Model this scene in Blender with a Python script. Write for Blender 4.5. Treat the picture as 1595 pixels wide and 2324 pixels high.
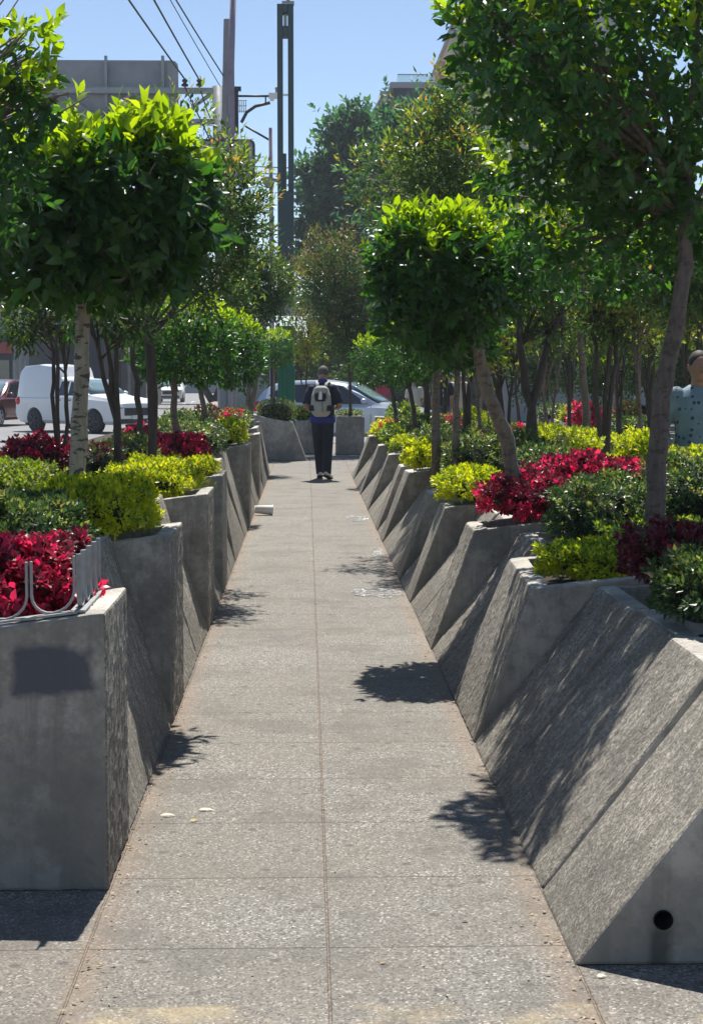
import bpy, bmesh, math, random
import numpy as np
from mathutils import Vector, Matrix
for o in list(bpy.data.objects): bpy.data.objects.remove(o, do_unlink=True)
SC = bpy.context.scene
COL = SC.collection
# ------------------------------------------------------------------ camera
F, CU, CV, H = 3840.0, 797.5, 1162.0, 1.55
YAW, PITCH = math.atan(100.5/3840), math.atan(305/3840)
cd = bpy.data.cameras.new('camera'); cam = bpy.data.objects.new('camera', cd); COL.objects.link(cam)
cd.sensor_fit = 'VERTICAL'; cd.sensor_height = 24; cd.lens = 24*F/2324
cd.clip_start = 0.05; cd.clip_end = 2000
cam.location = (0, 0, H); cam.rotation_euler = (math.pi/2-PITCH, 0, -YAW)
SC.camera = cam
CR = (Matrix.Rotation(-YAW, 3, 'Z') @ Matrix.Rotation(math.pi/2-PITCH, 3, 'X'))
def at(u, v, Y):
    d = CR @ Vector(((u-CU)/F, -(v-CV)/F, -1))
    t = Y/d.y
    return Vector((d.x*t, Y, H+d.z*t))
# ------------------------------------------------------------------ world, sun
SUN = Vector((0.03, 0.47, 0.85)).normalized()
el = math.asin(SUN.z); az = math.atan2(SUN.x, SUN.y)
w = bpy.data.worlds.new('World'); SC.world = w; w.use_nodes = True
nt = w.node_tree; bg = nt.nodes['Background']
sky = nt.nodes.new('ShaderNodeTexSky'); sky.sky_type = 'NISHITA'; sky.sun_disc = False
sky.sun_elevation = el; sky.sun_rotation = az; sky.altitude = 2200; sky.air_density = 1.0; sky.dust_density = 0.3; sky.ozone_density = 0.7
nt.links.new(sky.outputs[0], bg.inputs[0]); bg.inputs[1].default_value = 0.085
sd = bpy.data.lights.new('sun', 'SUN'); sd.energy = 4.9; sd.angle = math.radians(0.5); sd.color = (1, .955, .88)
so = bpy.data.objects.new('sun', sd); COL.objects.link(so); so.rotation_euler = (-SUN).to_track_quat('-Z', 'Y').to_euler()
SC.view_settings.view_transform = 'Standard'; SC.view_settings.look = 'None'; SC.view_settings.exposure = 0.65; SC.view_settings.gamma = 1
SC.render.resolution_x = 702; SC.render.resolution_y = 1024
SC.cycles.max_bounces = 8; SC.cycles.transparent_max_bounces = 8

# ------------------------------------------------------------------ materials
def N(nt, t, **k):
    n = nt.nodes.new(t)
    for a, b in k.items():
        if a.startswith('_'): n.inputs[int(a[1:])].default_value = b
        else: setattr(n, a, b)
    return n
def newmat(name):
    m = bpy.data.materials.new(name); m.use_nodes = True
    return m, m.node_tree, m.node_tree.nodes['Principled BSDF']
def ramp(nt, fac, stops, interp='LINEAR'):
    r = nt.nodes.new('ShaderNodeValToRGB'); r.color_ramp.interpolation = interp
    e = r.color_ramp.elements
    while len(e) < len(stops): e.new(0.5)
    for i, (p, c) in enumerate(stops):
        e[i].position = p; e[i].color = (c[0], c[1], c[2], 1) if not isinstance(c, float) else (c, c, c, 1)
    nt.links.new(fac, r.inputs[0]); return r.outputs[0]
def mixc(nt, f, a, b, mode='MIX'):
    n = nt.nodes.new('ShaderNodeMix'); n.data_type = 'RGBA'; n.blend_type = mode
    for s, v in ((0, f), (6, a), (7, b)):
        if isinstance(v, bpy.types.NodeSocket): nt.links.new(v, n.inputs[s])
        elif s == 0: n.inputs[0].default_value = v
        else: n.inputs[s].default_value = (v[0], v[1], v[2], 1)
    return n.outputs[2]
def math_(nt, op, a, b=0.0, c=0.0):
    n = nt.nodes.new('ShaderNodeMath'); n.operation = op
    for i, v in enumerate((a, b, c)):
        if isinstance(v, bpy.types.NodeSocket): nt.links.new(v, n.inputs[i])
        else: n.inputs[i].default_value = v
    return n.outputs[0]
def coords(nt, obj=False, scale=(1, 1, 1)):
    s = nt.nodes.new('ShaderNodeTexCoord').outputs[3] if obj else nt.nodes.new('ShaderNodeNewGeometry').outputs[0]
    m = nt.nodes.new('ShaderNodeMapping'); m.inputs[3].default_value = scale
    nt.links.new(s, m.inputs[0]); return m.outputs[0]
def noise(nt, co, scale, detail=4, rough=.6):
    n = nt.nodes.new('ShaderNodeTexNoise'); n.inputs['Scale'].default_value = scale
    n.inputs['Detail'].default_value = detail; n.inputs['Roughness'].default_value = rough
    nt.links.new(co, n.inputs['Vector']); return n.outputs[0]
def bump(nt, bs, h, strength, dist):
    b = nt.nodes.new('ShaderNodeBump'); b.inputs['Strength'].default_value = strength; b.inputs['Distance'].default_value = dist
    nt.links.new(h, b.inputs['Height']); nt.links.new(b.outputs[0], bs.inputs['Normal'])
def simple(name, c, rough=.5, metal=0.0, var=.12, scale=8, bmp=0.0, spec=.5, coat=0):
    m, nt, bs = newmat(name)
    co = coords(nt, True); n = noise(nt, co, scale)
    a = [x*(1-var) for x in c]; b = [min(1, x*(1+var)) for x in c]
    nt.links.new(ramp(nt, n, [(.3, a), (.7, b)]), bs.inputs['Base Color'])
    bs.inputs['Roughness'].default_value = rough; bs.inputs['Metallic'].default_value = metal
    bs.inputs['Specular IOR Level'].default_value = spec; bs.inputs['Coat Weight'].default_value = coat
    if bmp: bump(nt, bs, noise(nt, co, scale*4), bmp, .01)
    return m
def leafmat(name, cols, trans=.4, rough=.38, spec=.5, tcol=None):
    m, nt, bs = newmat(name)
    g = nt.nodes.new('ShaderNodeNewGeometry')
    k = len(cols)
    c = ramp(nt, g.outputs['Random Per Island'], [(i/max(1, k-1), cc) for i, cc in enumerate(cols)])
    n = noise(nt, coords(nt), 5, 2)
    c = mixc(nt, ramp(nt, n, [(.35, .0), (.7, .35)]), c, [x*.55 for x in cols[0]])
    nt.links.new(c, bs.inputs['Base Color']); bs.inputs['Roughness'].default_value = rough
    bs.inputs['Specular IOR Level'].default_value = spec
    tr = nt.nodes.new('ShaderNodeBsdfTranslucent')
    t2 = mixc(nt, 1.0, c, tcol or (2.6, 2.6, 1.2), 'MULTIPLY'); nt.links.new(t2, tr.inputs[0])
    mx = nt.nodes.new('ShaderNodeMixShader'); mx.inputs[0].default_value = trans
    nt.links.new(bs.outputs[0], mx.inputs[1]); nt.links.new(tr.outputs[0], mx.inputs[2])
    nt.links.new(mx.outputs[0], nt.nodes['Material Output'].inputs[0]); return m
def concrete(name, base, streak=False, rough_agg=False, paint=None, pc=(.075, .078, .095), pf=.93):
    m, nt, bs = newmat(name)
    co = coords(nt)
    n1 = noise(nt, co, 2.2, 6, .65); n2 = noise(nt, co, 14, 5, .7)
    c = ramp(nt, n1, [(.30, [x*.55 for x in base]), (.48, base), (.70, [x*1.25 for x in base])])
    c = mixc(nt, ramp(nt, n2, [(.44, .0), (.60, .5)]), c, [x*.5 for x in base])
    sc = coords(nt, False, (9, 9, 1.1)); st = noise(nt, sc, 2.0, 4, .6)
    c = mixc(nt, ramp(nt, st, [(.5, .0), (.62, .5)]), c, [x*.5 for x in base])
    n4 = noise(nt, co, 1.3, 7, .72); c = mixc(nt, ramp(nt, n4, [(.52, .0), (.56, .42)]), c, [x*.42 for x in base])
    c = mixc(nt, ramp(nt, n4, [(.40, .3), (.45, .0)]), c, [min(1, x*1.35) for x in base])
    # damp grime near the ground
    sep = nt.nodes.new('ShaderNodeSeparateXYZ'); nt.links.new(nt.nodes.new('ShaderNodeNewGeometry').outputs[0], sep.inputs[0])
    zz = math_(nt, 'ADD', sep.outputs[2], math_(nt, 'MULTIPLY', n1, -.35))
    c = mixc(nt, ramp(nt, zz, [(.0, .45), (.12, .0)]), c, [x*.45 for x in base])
    h = n2
    if rough_agg:
        v = nt.nodes.new('ShaderNodeTexVoronoi'); v.inputs['Scale'].default_value = 120; nt.links.new(co, v.inputs['Vector'])
        vs = ramp(nt, v.outputs['Color'], [(.15, .45), (.6, 1.1), (.9, 1.9)])
        c = mixc(nt, .85, c, mixc(nt, 1.0, c, vs, 'MULTIPLY'))
        s2 = noise(nt, coords(nt, False, (2.6, 20, 2.6)), 1.7, 6, .75)
        c = mixc(nt, ramp(nt, s2, [(.42, .0), (.62, .7)]), c, [x*.42 for x in base])
        h = math_(nt, 'ADD', math_(nt, 'MULTIPLY', s2, .6), math_(nt, 'MULTIPLY', noise(nt, co, 120, 4, .8), 1.2))
        bump(nt, bs, h, .8, .010)
    else:
        pits = nt.nodes.new('ShaderNodeTexVoronoi'); pits.inputs['Scale'].default_value = 26; nt.links.new(co, pits.inputs['Vector'])
        pm = ramp(nt, pits.outputs['Distance'], [(.05, 1.0), (.10, .0)])
        pm2 = math_(nt, 'MULTIPLY', pm, ramp(nt, n1, [(.5, .0), (.6, 1.0)]))
        c = mixc(nt, pm2, c, [x*.3 for x in base])
        bump(nt, bs, n2, .35, .006)
    if paint:
        x0, x1, z0, z1 = paint
        nn = noise(nt, co, 9, 3); 
        def edge(s, lo, hi):
            s = math_(nt, 'ADD', s, math_(nt, 'MULTIPLY_ADD', nn, .07, -.035))
            return math_(nt, 'MULTIPLY', ramp(nt, math_(nt, 'MULTIPLY', math_(nt, 'SUBTRACT', s, lo), 40), [(.0, .0), (1, 1.0)]),
                         ramp(nt, math_(nt, 'MULTIPLY', math_(nt, 'SUBTRACT', hi, s), 40), [(.0, .0), (1, 1.0)]))
        mk = math_(nt, 'MULTIPLY', edge(sep.outputs[0], x0, x1), edge(sep.outputs[2], z0, z1))
        c = mixc(nt, math_(nt, 'MULTIPLY', mk, pf), c, pc)
    nt.links.new(c, bs.inputs['Base Color']); bs.inputs['Roughness'].default_value = .85
    return m
CB = (.27, .262, .25)
M = {}
M['smooth'] = concrete('concrete_smooth', (.40, .37, .32))
M['painted'] = concrete('concrete_painted', (.34, .315, .275), paint=(-.893, -.628, .59, .757))
M['stained'] = concrete('concrete_stained', (.40, .37, .32), paint=(.895, .975, -.2, .115), pc=(.05, .045, .04), pf=.75)
M['rough'] = concrete('concrete_rough', (.38, .345, .285), rough_agg=True)
M['rim'] = concrete('concrete_rim', (.52, .48, .42))
M['soil'] = simple('soil', (.035, .024, .016), .95, 0, .4, 30, .8)

def pavement():
    m, nt, bs = newmat('pavement'); co = coords(nt)
    sep = nt.nodes.new('ShaderNodeSeparateXYZ'); nt.links.new(co, sep.inputs[0]); X, Y = sep.outputs[0], sep.outputs[1]
    v = nt.nodes.new('ShaderNodeTexVoronoi'); v.inputs['Scale'].default_value = 150; nt.links.new(co, v.inputs['Vector'])
    v2 = nt.nodes.new('ShaderNodeTexVoronoi'); v2.inputs['Scale'].default_value = 42; nt.links.new(co, v2.inputs['Vector'])
    c = ramp(nt, v.outputs['Color'], [(.10, (.045, .041, .035)), (.4, (.165, .154, .134)), (.75, (.235, .22, .192)), (.95, (.56, .53, .47))])
    c = mixc(nt, ramp(nt, v2.outputs['Distance'], [(.1, .5), (.3, .0)]), c, (.19, .175, .155))
    n1 = noise(nt, co, .9, 5, .6); n2 = noise(nt, co, 5, 5, .6)
    c = mixc(nt, ramp(nt, n1, [(.4, .0), (.7, .5)]), c, (.15, .125, .095))
    c = mixc(nt, ramp(nt, n2, [(.48, .0), (.75, .35)]), c, (.15, .135, .12))
    # slab-to-slab tone
    fx = math_(nt, 'FLOOR', math_(nt, 'DIVIDE', math_(nt, 'SUBTRACT', X, .054), .655)); fy = math_(nt, 'FLOOR', math_(nt, 'DIVIDE', math_(nt, 'SUBTRACT', Y, 4.506), .651))
    cb = nt.nodes.new('ShaderNodeCombineXYZ'); nt.links.new(fx, cb.inputs[0]); nt.links.new(fy, cb.inputs[1])
    wn = nt.nodes.new('ShaderNodeTexWhiteNoise'); nt.links.new(cb.outputs[0], wn.inputs[0])
    c = mixc(nt, ramp(nt, wn.outputs[0], [(0, .0), (1, .30)]), c, (.12, .108, .09))
    wob = math_(nt, 'MULTIPLY_ADD', noise(nt, co, 18, 3), .006, -.003)
    jx = math_(nt, 'PINGPONG', math_(nt, 'ADD', math_(nt, 'SUBTRACT', X, .054-65.5), wob), .3275)
    jy = math_(nt, 'PINGPONG', math_(nt, 'ADD', math_(nt, 'SUBTRACT', Y, 4.506-65.1), wob), .3255)
    mx = ramp(nt, math_(nt, 'MULTIPLY', jx, 100), [(.15, 1.0), (.50, .0)]); my = ramp(nt, math_(nt, 'MULTIPLY', jy, 100), [(.10, 1.0), (.32, .0)])
    dbr = ramp(nt, noise(nt, co, 60, 2), [(.4, (.10, .06, .035)), (.6, (.36, .25, .17))])
    c = mixc(nt, math_(nt, 'MULTIPLY', mx, .6), c, dbr)
    c = mixc(nt, math_(nt, 'MULTIPLY', my, .65), c, (.05, .045, .04))
    # reddish grit gathering along the planters
    el_ = math_(nt, 'ADD', math_(nt, 'ABSOLUTE', math_(nt, 'SUBTRACT', X, .049)), math_(nt, 'MULTIPLY', n2, .10))
    g = ramp(nt, el_, [(.60, .0), (.68, .42), (.76, .05)])
    c = mixc(nt, g, c, (.23, .155, .10))
    gv = nt.nodes.new('ShaderNodeTexVoronoi'); gv.voronoi_dimensions = '2D'; gv.inputs['Scale'].default_value = 4.5; nt.links.new(co, gv.inputs['Vector'])
    gs = math_(nt, 'MULTIPLY', ramp(nt, gv.outputs['Distance'], [(.05, 1.0), (.085, .0)]), ramp(nt, gv.outputs['Color'], [(.5, .0), (.55, .75)]))
    c = mixc(nt, gs, c, (.07, .065, .058))
    sv = noise(nt, co, 2.1, 6, .7); c = mixc(nt, ramp(nt, sv, [(.50, .0), (.60, .45)]), c, (.09, .082, .068))
    # worn yellow paint line across the near slabs
    ym = math_(nt, 'MULTIPLY', ramp(nt, math_(nt, 'ADD', math_(nt, 'MULTIPLY', math_(nt, 'SUBTRACT', 4.10, Y), 12), math_(nt, 'MULTIPLY', n2, .5)), [(.35, .0), (.6, 1.0)]), ramp(nt, noise(nt, co, 3.3, 4), [(.50, .0), (.66, .3)]))
    c = mixc(nt, ym, c, (.60, .46, .22))
    nt.links.new(c, bs.inputs['Base Color']); bs.inputs['Roughness'].default_value = .8
    h = math_(nt, 'SUBTRACT', math_(nt, 'MULTIPLY', v.outputs['Distance'], -.6), math_(nt, 'MULTIPLY', math_(nt, 'MAXIMUM', mx, my), 2.0))
    bump(nt, bs, h, .7, .006)
    return m
M['pave'] = pavement()
M['asphalt'] = simple('asphalt', (.17, .17, .175), .8, 0, .2, 1.2, .4)
M['ground'] = simple('ground_far', (.12, .115, .10), .9, 0, .2, .3)
M['kerb'] = simple('kerb_stone', (.30, .23, .20), .85, 0, .2, 4, .2)
# leaves: green ones, new growth with backlit glow put into its colour, reds
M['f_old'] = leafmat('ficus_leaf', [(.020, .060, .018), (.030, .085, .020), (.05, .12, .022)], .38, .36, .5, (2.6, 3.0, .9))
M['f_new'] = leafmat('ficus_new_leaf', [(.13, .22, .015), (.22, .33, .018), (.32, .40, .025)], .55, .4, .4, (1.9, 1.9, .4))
M['w_old'] = leafmat('tree_leaf', [(.022, .055, .022), (.045, .095, .025), (.09, .13, .03)], .35, .33, .5)
M['w_mix'] = leafmat('tree_leaf_turning', [(.07, .12, .02), (.17, .24, .03), (.12, .15, .03), (.13, .20, .03), (.28, .11, .04)], .5, .35, .5)
M['w_red'] = leafmat('tree_leaf_bronze', [(.06, .08, .03), (.14, .10, .05), (.12, .12, .04), (.28, .08, .05)], .4, .4, .4)
M['far'] = leafmat('far_leaf', [(.025, .085, .055), (.04, .12, .07), (.06, .15, .085)], .4, .5, .4)
M['lime'] = leafmat('lime_leaf', [(.34, .40, .012), (.50, .53, .02), (.62, .60, .03)], .45, .4, .4, (1.7, 1.7, .4))
M['limeg'] = leafmat('lime_green_leaf', [(.08, .14, .015), (.16, .24, .02), (.32, .38, .02)], .45, .4, .4, (1.8, 1.8, .6))
M['dark'] = leafmat('dark_leaf', [(.018, .045, .018), (.03, .07, .025), (.06, .10, .03)], .3, .38, .5)
M['vari'] = leafmat('variegated_leaf', [(.03, .07, .02), (.08, .13, .03), (.22, .27, .08), (.16, .12, .07)], .35, .4, .5)
M['red'] = leafmat('red_leaf', [(.24, .006, .03), (.50, .014, .07), (.62, .04, .10)], .5, .33, .5, (1.7, 1.3, 1.6))
M['wine'] = leafmat('wine_leaf', [(.05, .008, .015), (.11, .012, .025), (.17, .02, .035)], .4, .4, .5, (1.8, 1.2, 1.3))
M['core'] =  simple('twig_mass', (.012, .018, .008), 1, 0, .3, 20)  # near-black hull closes gaps, the shrub's inner shade put into its colour
M['litter'] = leafmat('dry_leaf', [(.42, .30, .17), (.55, .45, .28), (.30, .16, .08), (.68, .62, .48)], .2, .6, .3, (1, 1, 1))
def barkmat(name, c, marks=0):
    m, nt, bs = newmat(name); co = coords(nt)
    n = noise(nt, coords(nt, False, (1, 1, .25)), 40, 5); n2 = noise(nt, coords(nt, False, (1, 1, 2.4)), 17, 3, .5)
    c1 = ramp(nt, n, [(.3, [x*.65 for x in c]), (.7, [x*1.25 for x in c])])
    if marks: c1 = mixc(nt, ramp(nt, n2, [(.56, .0), (.60, marks)]), c1, [x*.18 for x in c])
    nt.links.new(c1, bs.inputs['Base Color']); bs.inputs['Roughness'].default_value = .85
    bump(nt, bs, n, .6, .01); return m
M['bark_pale'] = barkmat('bark_pale', (.33, .29, .23), .9)
M['bark'] = barkmat('bark_brown', (.20, .16, .125), .4)
M['bark_mid'] = barkmat('bark_mid', (.135, .105, .09), .4)
M['bark_dark'] = barkmat('bark_dark', (.075, .058, .048))
# ------------------------------------------------------------------ mesh builder
class G:
    def __init__(s): s.V = []; s.n = 0; s.L = []; s.C = []; s.Mi = []; s.S = []
    def add(s, verts, faces, mi=0, smooth=False):
        v = np.asarray(verts, float).reshape(-1, 3); s.V.append(v)
        s.L.append(np.concatenate([np.asarray(f) for f in faces]).astype(np.int64)+s.n)
        s.C.append(np.array([len(f) for f in faces])); k = len(faces)
        s.Mi.append(np.full(k, mi)); s.S.append(np.full(k, smooth)); s.n += len(v); return s
    def box(s, c, d, mi=0, R=None):
        c = np.array(c, float); h = np.array(d, float)/2
        v = np.array([[x, y, z] for x in (-1, 1) for y in (-1, 1) for z in (-1, 1)])*h
        if R is not None: v = v @ np.array(R.to_3x3()).T
        return s.add(v+c, [(0, 1, 3, 2), (4, 6, 7, 5), (0, 4, 5, 1), (2, 3, 7, 6), (0, 2, 6, 4), (1, 5, 7, 3)], mi)
    def prism(s, poly, a, b, axis=1, mi=0):   # poly of 2-d points extruded from a to b along axis
        n = len(poly); v = []
        for t in (a, b):
            for p in poly:
                q = [p[0], p[1]]; q.insert(axis, t); v.append(q)
        f = [tuple(range(n)), tuple(range(2*n-1, n-1, -1))]+[(i, i+n, (i+1) % n+n, (i+1) % n) for i in range(n)]
        return s.add(v, f, mi)
    def tube(s, P, r, seg=8, mi=0, ref=(1, 0, 0), cap=True, sm=True, wob=0, pw=2):
        P = [Vector(p) for p in P]; n = len(P); V = []
        if not hasattr(r, '__len__'): r = [r]*n
        for i, p in enumerate(P):
            t = (P[min(i+1, n-1)]-P[max(i-1, 0)]).normalized()
            a = Vector(ref); a = a-a.dot(t)*t
            if a.length < .2: a = Vector((0, 1, 0)); a = a-a.dot(t)*t
            a.normalize(); b = t.cross(a)
            rx, ry = r[i] if hasattr(r[i], '__len__') else (r[i], r[i])
            for k in range(seg):
                an = 2*math.pi*k/seg; w_ = 1+wob*math.sin(an*2+i*1.7)+wob*.7*math.sin(an*3-i*2.3)
                ca, sa = math.cos(an), math.sin(an)
                if pw != 2: ca = math.copysign(abs(ca)**(2/pw), ca); sa = math.copysign(abs(sa)**(2/pw), sa)
                V.append(p+a*rx*ca*w_+b*ry*sa*w_)
        Fc = [(i*seg+k, i*seg+(k+1) % seg, (i+1)*seg+(k+1) % seg, (i+1)*seg+k) for i in range(n-1) for k in range(seg)]
        if cap:
            Fc.append(tuple(range(seg-1, -1, -1))); Fc.append(tuple((n-1)*seg+k for k in range(seg)))
        return s.add([tuple(v) for v in V], Fc, mi, sm)
    def ball(s, c, r, mi=0, seg=14, rings=9, R=None, pw=2):
        c = np.array(c, float); r = np.array(r if hasattr(r, '__len__') else (r, r, r), float)
        V = []
        for i in range(rings+1):
            th = math.pi*i/rings
            for k in range(seg):
                ph = 2*math.pi*k/seg
                q = [math.sin(th)*math.cos(ph), math.sin(th)*math.sin(ph), math.cos(th)]
                q = [math.copysign(abs(x)**(2/pw), x) for x in q]
                V.append(q)
        V = np.array(V)*r
        if R is not None: V = V @ np.array(R.to_3x3()).T
        Fc = [(i*seg+k, (i+1)*seg+k, (i+1)*seg+(k+1) % seg, i*seg+(k+1) % seg) for i in range(rings) for k in range(seg)]
        return s.add(V+c, Fc, mi, True)
    def leaves(s, P, D, Nn, L, W, mi=0, detail=0):
        n = len(P)
        if n == 0: return s
        P = np.asarray(P); D = D/np.linalg.norm(D, axis=1, keepdims=True)
        S_ = np.cross(D, Nn); S_ /= np.linalg.norm(S_, axis=1, keepdims=True)+1e-9
        Nn = np.cross(S_, D); L = np.broadcast_to(L, (n,))[:, None]; W = np.broadcast_to(W, (n,))[:, None]
        def pt(a, b, h): return P+D*L*a+S_*W*b+Nn*L*h
        if detail == 0:
            pts = [pt(0, 0, 0), pt(.45, .5, .05), pt(1, 0, -.08), pt(.45, -.5, .05)]
            fc = [(0, 3, 2), (0, 2, 1)]
        else:
            pts = [pt(0, 0, 0), pt(.36, 0, .0), pt(.7, 0, -.05), pt(1, 0, -.2), pt(.3, .48, .06), pt(.68, .36, .0), pt(.3, -.48, .06), pt(.68, -.36, .0)]
            fc = [(0, 1, 4), (1, 2, 5, 4), (2, 3, 5), (0, 6, 1), (6, 7, 2, 1), (7, 3, 2)]
        k = len(pts); V = np.stack(pts, 1).reshape(-1, 3)
        lp = np.concatenate([np.array(f) for f in fc]); cn = np.array([len(f) for f in fc])
        s.V.append(V); s.L.append((lp[None]+(np.arange(n)*k)[:, None]).ravel()+s.n)
        s.C.append(np.tile(cn, n)); mi = np.broadcast_to(mi, (n,)); s.Mi.append(np.repeat(mi, len(fc))); s.S.append(np.full(n*len(fc), detail > 0)); s.n += len(V); return s
    def build(s, name, mats, parent=None, bevel=0, loc=None):
        me = bpy.data.meshes.new(name); V = np.concatenate(s.V); L = np.concatenate(s.L); C = np.concatenate(s.C)
        if loc is not None: V = V-np.array(loc, float)
        me.vertices.add(len(V)); me.vertices.foreach_set('co', V.astype(np.float32).ravel())
        me.loops.add(len(L)); me.loops.foreach_set('vertex_index', L.astype(np.int32))
        me.polygons.add(len(C)); st = np.concatenate([[0], np.cumsum(C)[:-1]])
        me.polygons.foreach_set('loop_start', st.astype(np.int32))
        me.polygons.foreach_set('material_index', np.concatenate(s.Mi).astype(np.int32))
        me.polygons.foreach_set('use_smooth', np.concatenate(s.S).astype(bool))
        for m in (mats if isinstance(mats, (list, tuple)) else [mats]): me.materials.append(M[m] if isinstance(m, str) else m)
        me.update(calc_edges=True); me.validate()
        o = bpy.data.objects.new(name, me); COL.objects.link(o)
        if parent: o.parent = parent
        if loc is not None: o.location = loc
        if bevel:
            b = o.modifiers.new('bevel', 'BEVEL'); b.width = bevel; b.segments = 2; b.limit_method = 'ANGLE'
        return o
def tag(o, label=None, cat=None, group=None, kind=None):
    if label: o['label'] = label
    if cat: o['category'] = cat
    if group: o['group'] = group
    if kind: o['kind'] = kind
    return o
def empty(name, loc, label, cat, group=None, rz=0):
    o = bpy.data.objects.new(name, None); COL.objects.link(o); o.location = loc; o.rotation_euler = (0, 0, rz); o.empty_display_size = .2
    return tag(o, label, cat, group)
def bake(o, cutters=()):
    bpy.context.view_layer.update()
    dg = bpy.context.evaluated_depsgraph_get()
    me = bpy.data.meshes.new_from_object(o.evaluated_get(dg)); old = o.data; o.modifiers.clear(); o.data = me
    for c in cutters: bpy.data.objects.remove(c, do_unlink=True)
    return o
def remesh(o, vox, smooth=3):
    r = o.modifiers.new('r', 'REMESH'); r.mode = 'VOXEL'; r.voxel_size = vox; r.use_smooth_shade = True
    s = o.modifiers.new('s', 'SMOOTH'); s.factor = .5; s.iterations = smooth
    mats = list(o.data.materials); bake(o)
    o.data.materials.clear(); o.data.materials.append(mats[0]); return o
def copy_tree(o, loc, rz=0, label=None, group=None):
    c = o.copy(); COL.objects.link(c); c.location = loc; c.rotation_euler = (0, 0, rz)
    if label: c['label'] = label
    def rec(a, b):
        for ch in a.children:
            d = ch.copy(); COL.objects.link(d); d.parent = b; rec(ch, d)
    rec(o, c); return c

# ------------------------------------------------------------------ ground, road
def sheet(name, x0, x1, y0, y1, z, m, kind='structure'):
    g = G(); g.add([(x0, y0, z), (x1, y0, z), (x1, y1, z), (x0, y1, z)], [(0, 1, 2, 3)]); return tag(g.build(name, m), kind=kind)
sheet('ground', -260, 260, -40, 460, -.15, 'ground')
g = G(); g.box((7.6, 16, -.075), (21.2, 48, .15)); tag(g.build('pavement', 'pave'), kind='structure')
g = G(); g.add([(-40, -20, -.14), (-3.05, -20, -.14), (-3.05, 40.05, -.14), (-40, 40.05, -.14)], [(0, 1, 2, 3)])
g.add([(-40, 40.05, -.14), (60, 40.05, -.14), (60, 62, -.14), (-40, 62, -.14)], [(0, 1, 2, 3)])
g.add([(-40, 62, -.14), (-2, 62, -.14), (-2, 400, -.14), (-40, 400, -.14)], [(0, 1, 2, 3)])
tag(g.build('road', 'asphalt'), kind='structure')
g = G(); g.box((-3.05-.09, 10, -.06), (.18, 60.1, .16)); g.box((20, 40.1, -.06), (46, .2, .16)); tag(g.build('kerb', 'kerb', bevel=.02), kind='structure')
M['white_line'] = simple('road_paint', (.7, .7, .68), .7, 0, .15, 3)
g = G()
for k in range(9): g.add([(-8-(k % 1), 62+k*9, -.134), (-7.85, 62+k*9, -.134), (-7.85, 66+k*9, -.134), (-8, 66+k*9, -.134)], [(0, 1, 2, 3)])
tag(g.build('road_marking', 'white_line'), kind='structure')
g = G(); g.prism([(-5.6, 75), (-3.2, 75), (-2.6, 190), (-6.4, 190)], -.14, .06, 2); tag(g.build('median_kerb', 'kerb', bevel=.03), kind='structure')
# soil inside the beds
g = G(); g.box((-2.0, 17, .30), (2.0, 23.4, .80)); g2 = G()
o = g.build('bed_soil', 'soil'); tag(o, kind='structure')
g = G(); g.box((2.0, 15.9, .28), (1.5, 22.9, .60)); o = g.build('bed_soil', 'soil'); tag(o, kind='structure')

# ------------------------------------------------------------------ planter blocks
TX = bpy.data.textures.new('chips', 'CLOUDS'); TX.noise_scale = .035; TX.noise_depth = 3
def roughen(o, lv):
    m = o.modifiers.new('s', 'SUBSURF'); m.subdivision_type = 'SIMPLE'; m.levels = lv; m.render_levels = lv
    d = o.modifiers.new('d', 'DISPLACE'); d.texture = TX; d.texture_coords = 'GLOBAL'; d.strength = .011; d.mid_level = .5
def block(side, xb, y0, y1, xt0, xt1, z, xi, tilt, label, group, proud, mats=('rough', 'smooth', 'rim', 'soil'), rg=True):
    gp = .010; y0 += gp; y1 -= gp; w = .085 if proud else .085; fw = .075 if proud else .03
    zi = z+tilt*(xi-xt0); zr = lambda x: z+tilt*(x-xt0)
    s = side
    P = [(xb, y0, 0), (xb, y1, 0), (xi, y1, 0), (xi, y0, 0),
         (xt0, y0, z), (xt1, y1, zr(xt1)), (xi, y1, zi), (xi, y0, zi),
         (xt0+w, y0+fw, zr(xt0+w)), (xt1+w, y1-fw, zr(xt1+w)), (xi, y1-fw, zi), (xi, y0+fw, zi),
         (xt0+w, y0+fw, zr(xt0+w)-.09), (xt1+w, y1-fw, zr(xt1+w)-.09), (xi, y1-fw, zi-.09), (xi, y0+fw, zi-.09)]
    P = [(a*s, b, c) for a, b, c in P]
    fc = [([0, 1, 5, 4], 0), ([0, 4, 7, 3], 1), ([1, 2, 6, 5], 1), ([2, 3, 7, 11, 15, 14, 10, 6], 1), ([0, 3, 2, 1], 1),
          ([4, 5, 9, 8], 2), ([4, 8, 11, 7], 2), ([5, 6, 10, 9], 2), ([8, 9, 13, 12], 1), ([8, 12, 15, 11], 1), ([9, 10, 14, 13], 1), ([12, 13, 14, 15], 3)]
    g = G(); 
    g.V.append(np.array(P)); g.n = 16
    for f, m in fc:
        if s > 0: f = f[::-1]
        g.L.append(np.array(f)); g.C.append(np.array([len(f)])); g.Mi.append(np.array([m])); g.S.append(np.array([False]))
    o = g.build('planter_block', list(mats), loc=(s*(xb+.3), (y0+y1)/2, 0), bevel=.011)
    if rg and y0 < 11: roughen(o, 5)
    return tag(o, label, 'planter block', group)
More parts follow.
